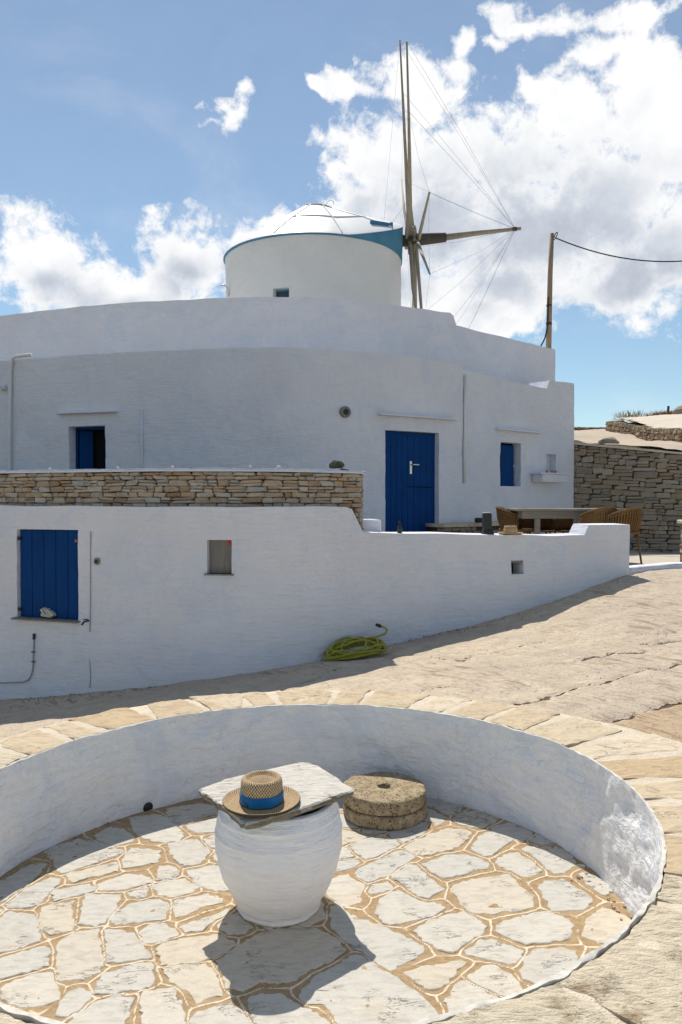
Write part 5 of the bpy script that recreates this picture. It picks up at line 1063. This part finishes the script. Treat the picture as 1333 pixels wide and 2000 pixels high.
for (loc, rz, lb) in [((3.50, 10.52, .475), R(105), 'honey wicker chair at the table front, left of the rightmost sunlit chair'), ((2.58, 11.25, .475), R(-20), 'shaded wicker chair at the left end of the terrace table'),
                      ((2.95, 11.75, .475), R(-95), 'shaded wicker chair behind the table, left one of the two'), ((3.45, 11.78, .475), R(-85), 'shaded wicker chair behind the table, right one of the two')]:
    place(ch0, loc, rz, lb)
place(ch0, (3.74, 10.32, .475), R(125))
for o in [o for o in col.objects if o.name.startswith('wicker_chair') and o.location.y > 11.5]: o.location.y -= .2; o.scale = (1, 1, .93)
# small orange pots on the house shelf
c, a = SHELF; u = Vector((math.cos(a), math.sin(a), 0))
for k, (dx, lb) in enumerate(((-.12, 'tiny orange pot on the white wall shelf, left of the niche'), (.06, 'tiny orange pot on the white wall shelf under the niche'), (.16, 'tiny orange pot at the right of the row on the white shelf'))):
    bm = B(); p = c + u * dx + Vector((0, -.03, .105)); lathe(bm, [(.001, 0), (.018, 0), (.026, .05), (.022, .05), (.016, .01), (.001, .01)], p, 12); tag(obj('pot', bm, TERRA, None, True), lb, 'pot')
# stones propped on the storeroom sill
c, a, n = frame_at(TW, sx(-3.10), .0, .11); u = Vector((math.cos(a), math.sin(a), 0)); rnd = random.Random(8)
st = thing('stone_fragments', c, 'pile of pale broken stone slivers on the sill of the blue storeroom shutter', 'stones')
for k, (dx, dz, w, h, rot) in enumerate(((-.055, .045, .075, .022, .9), (-.02, .055, .085, .020, .8), (.02, .05, .085, .018, .7), (.05, .035, .06, .02, .75), (-.02, .012, .11, .03, .1), (.03, .015, .08, .03, -.2))):
    bm = B(); box(bm, (0, 0, 0), (w * 1.15, .05, h), 0, 1, .004); M = Matrix.Translation(c + u * dx - n * .02 + Vector((0, 0, dz))) @ Matrix.Rotation(a, 4, 'Z') @ Matrix.Rotation(rot, 4, 'Y')
    for v in bm.verts: v.co += Vector([rnd.uniform(-.004, .004) for _ in range(3)])
    bm.transform(M); obj('stone', bm, SLAB, st)
# coiled hose at the foot of the wall
hs = thing('garden_hose', (.18, 7.62, -.2), 'yellow-green garden hose heaped in coils at the foot of the white wall', 'hose'); rnd = random.Random(6); P = []
for k in range(13):
    cx, cy = .12 + rnd.uniform(-.09, .09), 7.56 + rnd.uniform(-.05, .04); ra, rb = rnd.uniform(.17, .29), rnd.uniform(.09, .16); th = rnd.uniform(-.2, .2)
    for j in range(15):
        q = 2 * math.pi * (j / 15) + k * .25; x = cx + ra * math.cos(q) * math.cos(th) - rb * math.sin(q) * math.sin(th); y = cy + ra * math.cos(q) * math.sin(th) + rb * math.sin(q) * math.cos(th)
        wy = TW.at(sx(x))[0].y - .035; y = min(y, wy); g_ = float(ground_z(x, y)); back = max(0, (y - 7.50)) * .45
        P.append(Vector((x, y, g_ + .018 +   .008 * k * (.45 + .55 * math.sin(q * 1.5 + k) ** 2) + back)))
bm = B(); tube(bm, catmull(P, .035), .0115, 7); obj('coil', bm, HOSE, hs, True)
e = P[-1]; f_ = Vector((.40, 7.83, .055)); bm = B(); tube(bm, catmull([e, e + Vector((.1, .02, .05)), Vector((.45, 7.80, -.02)), Vector((.44, 7.84, .04)), f_], .03), .0115, 7); obj('loose_end', bm, HOSE, hs, True)
bm = B(); tube(bm, [f_ + Vector((.01, 0, -.005)), f_ + Vector((-.045, .01, .012))], [.018, .015], 10); obj('fitting', bm, BLACKM, hs, True)

# ================================================================ in the circle: jar, slab, hat, millstones
JX, JY = -.287, 3.53; jz = ZF + TL * JX
prof = [(.001, 0), (.172, 0), (.183, .012), (.181, .03), (.188, .045), (.205, .085), (.232, .145), (.254, .205), (.268, .26), (.2755, .310), (.279, .316), (.2785, .33), (.2795, .37), (.277, .415), (.280, .420), (.277, .428), (.271, .465), (.263, .50), (.266, .506), (.259, .52), (.25, .545), (.244, .568), (.225, .572), (.215, .56), (.22, .5)]
pj = []
for (a, b_) in zip(prof, prof[1:]):
    for k in range(3): pj.append(((a[0] + (b_[0] - a[0]) * k / 3) * 1.05, (a[1] + (b_[1] - a[1]) * k / 3) * .885))
bm = B(); lathe(bm, pj + [(.23, .45)], (JX, JY, jz), 96, None, .012)
for v in bm.verts:
    p = v.co; k = .0042 * noise.noise((p.x * 7, p.y * 7, p.z * 20)) + .0022 * noise.noise((p.x * 26, p.y * 26, p.z * 60)); d = Vector((p.x - JX, p.y - JY, 0))
    if p.z < jz + .035: k += .008 * noise.noise((p.x * 22, p.y * 22, 3.)) + .004 * noise.noise((p.x * 60, p.y * 60, 3.))
    if d.length > .1: v.co += d.normalized() * k
tag(obj('clay_jar', bm, WHITE_JAR, None, True), 'big whitewashed clay storage jar in the middle of the paved circle', 'jar')
SL = [(-.642, 3.435), (-.539, 3.55), (-.36, 3.665), (-.193, 3.759), (-.15, 3.74), (-.115, 3.701), (-.06, 3.60), (-.004, 3.498), (.04, 3.42), (.06, 3.374), (.02, 3.335), (-.014, 3.304), (-.08, 3.255), (-.143, 3.194), (-.22, 3.14), (-.302, 3.075), (-.366, 3.041), (-.404, 3.061), (-.44, 3.13), (-.487, 3.204), (-.54, 3.29), (-.576, 3.345), (-.62, 3.40)]
SL = [(x * 1.0326, y * 1.0326) for x, y in SL]
rnd = random.Random(5); bm = B(); P = []
for (x0, y0), (x1, y1) in zip(SL, SL[1:] + SL[:1]):
    for k in range(3): t = k / 3; P.append((x0 + (x1 - x0) * t + rnd.uniform(-.005, .005), y0 + (y1 - y0) * t + rnd.uniform(-.005, .005)))
cx_, cy_ = -.31, 3.50; LAY = [(0., .94, .020), (.0, .985, .030), (.0, 1., .036), (0., .992, .044), (0., 1.004, .049), (0., .985, .056)]; rings = []
for li_, (o_, sc_, z_) in enumerate(LAY):
    rings.append([bm.verts.new((cx_ + (x - cx_) * sc_ + .006 * noise.noise((x * 12, y * 12, li_)), cy_ + (y - cy_) * sc_ + .006 * noise.noise((x * 12, y * 12, li_ + 7.)), z_ - .044 + .010 * noise.noise((x * 3, y * 3, 1.)) + .004 * noise.noise((x * 15, y * 15, li_ * 3.)))) for x, y in P])
m_ = len(P)
for A, C in zip(rings, rings[1:]):
    for k in range(m_): bm.faces.new((A[k], A[(k + 1) % m_], C[(k + 1) % m_], C[k]))
bm.faces.new(rings[0][::-1]); last = rings[-1]
for f in (.8, .55, .3, .1):
    nw = [bm.verts.new((cx_ + (x - cx_) * f, cy_ + (y - cy_) * f, .015 + .008 * noise.noise((x * f * 3, y * 3, 1.)) + .004 * noise.noise(((cx_ + (x - cx_) * f) * 9, (cy_ + (y - cy_) * f) * 14, 3.)))) for x, y in P]
    for k in range(m_): bm.faces.new((last[k], last[(k + 1) % m_], nw[(k + 1) % m_], nw[k]))
    last = nw
bm.faces.new(last); bm.normal_update(); bmesh.ops.recalc_face_normals(bm, faces=bm.faces)
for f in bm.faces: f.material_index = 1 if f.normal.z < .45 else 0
for v in bm.verts: v.co.z += .035 * (v.co.x + .36)
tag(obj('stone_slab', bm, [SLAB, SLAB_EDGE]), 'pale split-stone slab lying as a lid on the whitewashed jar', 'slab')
hat('straw_hat', (-.346, 3.335, .022), .168, .093, .116, 'straw hat with a bright blue ribbon on the stone slab of the jar', RIBBON, True)
def millstone(c, r, h, label, seed, rz):
    bm = B(); n = 84; pr = [(.036, 0), (r * .97, 0), (r, .008), (r * 1.0, h * .3), (r * .995, h * .6), (r, h * .85), (r * .97, h - .003), (r * .9, h), (r * .6, h + .003), (r * .3, h + .003), (.042, h), (.036, h - .008), (.036, 0)]
    rr = []
    for (q, z) in pr:
        ring = []
        for k in range(n):
            a = 2 * math.pi * k / n; d = .010 * noise.noise((math.cos(a) * 2.2 + seed, math.sin(a) * 2.2, z * 9)) + .005 * noise.noise((math.cos(a) * 9 + seed, math.sin(a) * 9, z * 40))
            q2 = q + d * (1 if q > .1 else .5); ring.append(bm.verts.new((c[0] + q2 * math.cos(a), c[1] + q2 * math.sin(a), c[2] + z + .004 * noise.noise((math.cos(a) * q * 16, math.sin(a) * q * 16, seed + z)))))
        rr.append(ring)
    for A, C in zip(rr, rr[1:]):
        for k in range(n): bm.faces.new((A[k], A[(k + 1) % n], C[(k + 1) % n], C[k]))
    bmesh.ops.remove_doubles(bm, verts=bm.verts, dist=1e-5); o = obj('millstone', bm, MILL, None, True); set_sharp(o, 45); return tag(o, label, 'millstone', 'pair of stacked millstones')
mz = ZF + TL * .26
millstone((.262, 4.545, mz + .006), .247, .074, 'lower of the two stacked millstones, resting on the flagstones', 1., 0); millstone((.257, 4.55, mz + .086), .250, .080, 'upper of the two stacked millstones, its round eye showing', 4., .5)
# loose grit: along the foot of the lane wall and in the circle
rnd = random.Random(9); bm = B()
for k in range(420):
    s = rnd.uniform(sx(-3.9), TW.L); P_, n, a = TW.at(s); d = abs(rnd.gauss(0, .10)) + .02; x, y = P_.x + n.x * d, P_.y + n.y * d; r = rnd.uniform(.003, .009); box(bm, (x, y, float(ground_z(x, y)) + r * .4), (r * 1.6, r * 1.3, r), rnd.uniform(0, 3))
for k in range(160):
    x, y = rnd.uniform(-.6, 3.6), rnd.uniform(5.4, 8.6)
    if y > TW.at(sx(x))[0].y - .05: continue
    r = rnd.uniform(.002, .005); box(bm, (x, y, float(ground_z(x, y)) + r * .3), (r * 1.6, r * 1.3, r), rnd.uniform(0, 3))
obj('lane_gravel', bm, RUBBLE_FIELD, None, kind='stuff')
bm = B()
for k in range(300):
    a = rnd.uniform(0, 6.283); r0 = RAD - .03 - abs(rnd.gauss(0, .05)); x, y = CX + r0 * math.cos(a), CY + r0 * math.sin(a); r = rnd.uniform(.003, .009); box(bm, (x, y, ZF + TL * x + r * .5), (r * 1.7, r * 1.2, r), rnd.uniform(0, 3))
obj('pit_grit', bm, RUBBLE, None, kind='stuff')
bm = B()
for (x, z) in ((-.62, 1.668), (-1.7, 1.672), (-.9, 1.67), (-2.3, 1.67), (-3.1, 1.668)): P_, n, a = SP.at(SP.sx(x)); box(bm, (P_.x, P_.y - .01, z + .006), (.03 if x != -.62 else .05, .03, .022), a, .6, .005)
obj('lime_crumbs', bm, WHITE, None, kind='stuff')
print('stones: parapet', n_st, 'retaining', nrw, 'field', nfw)
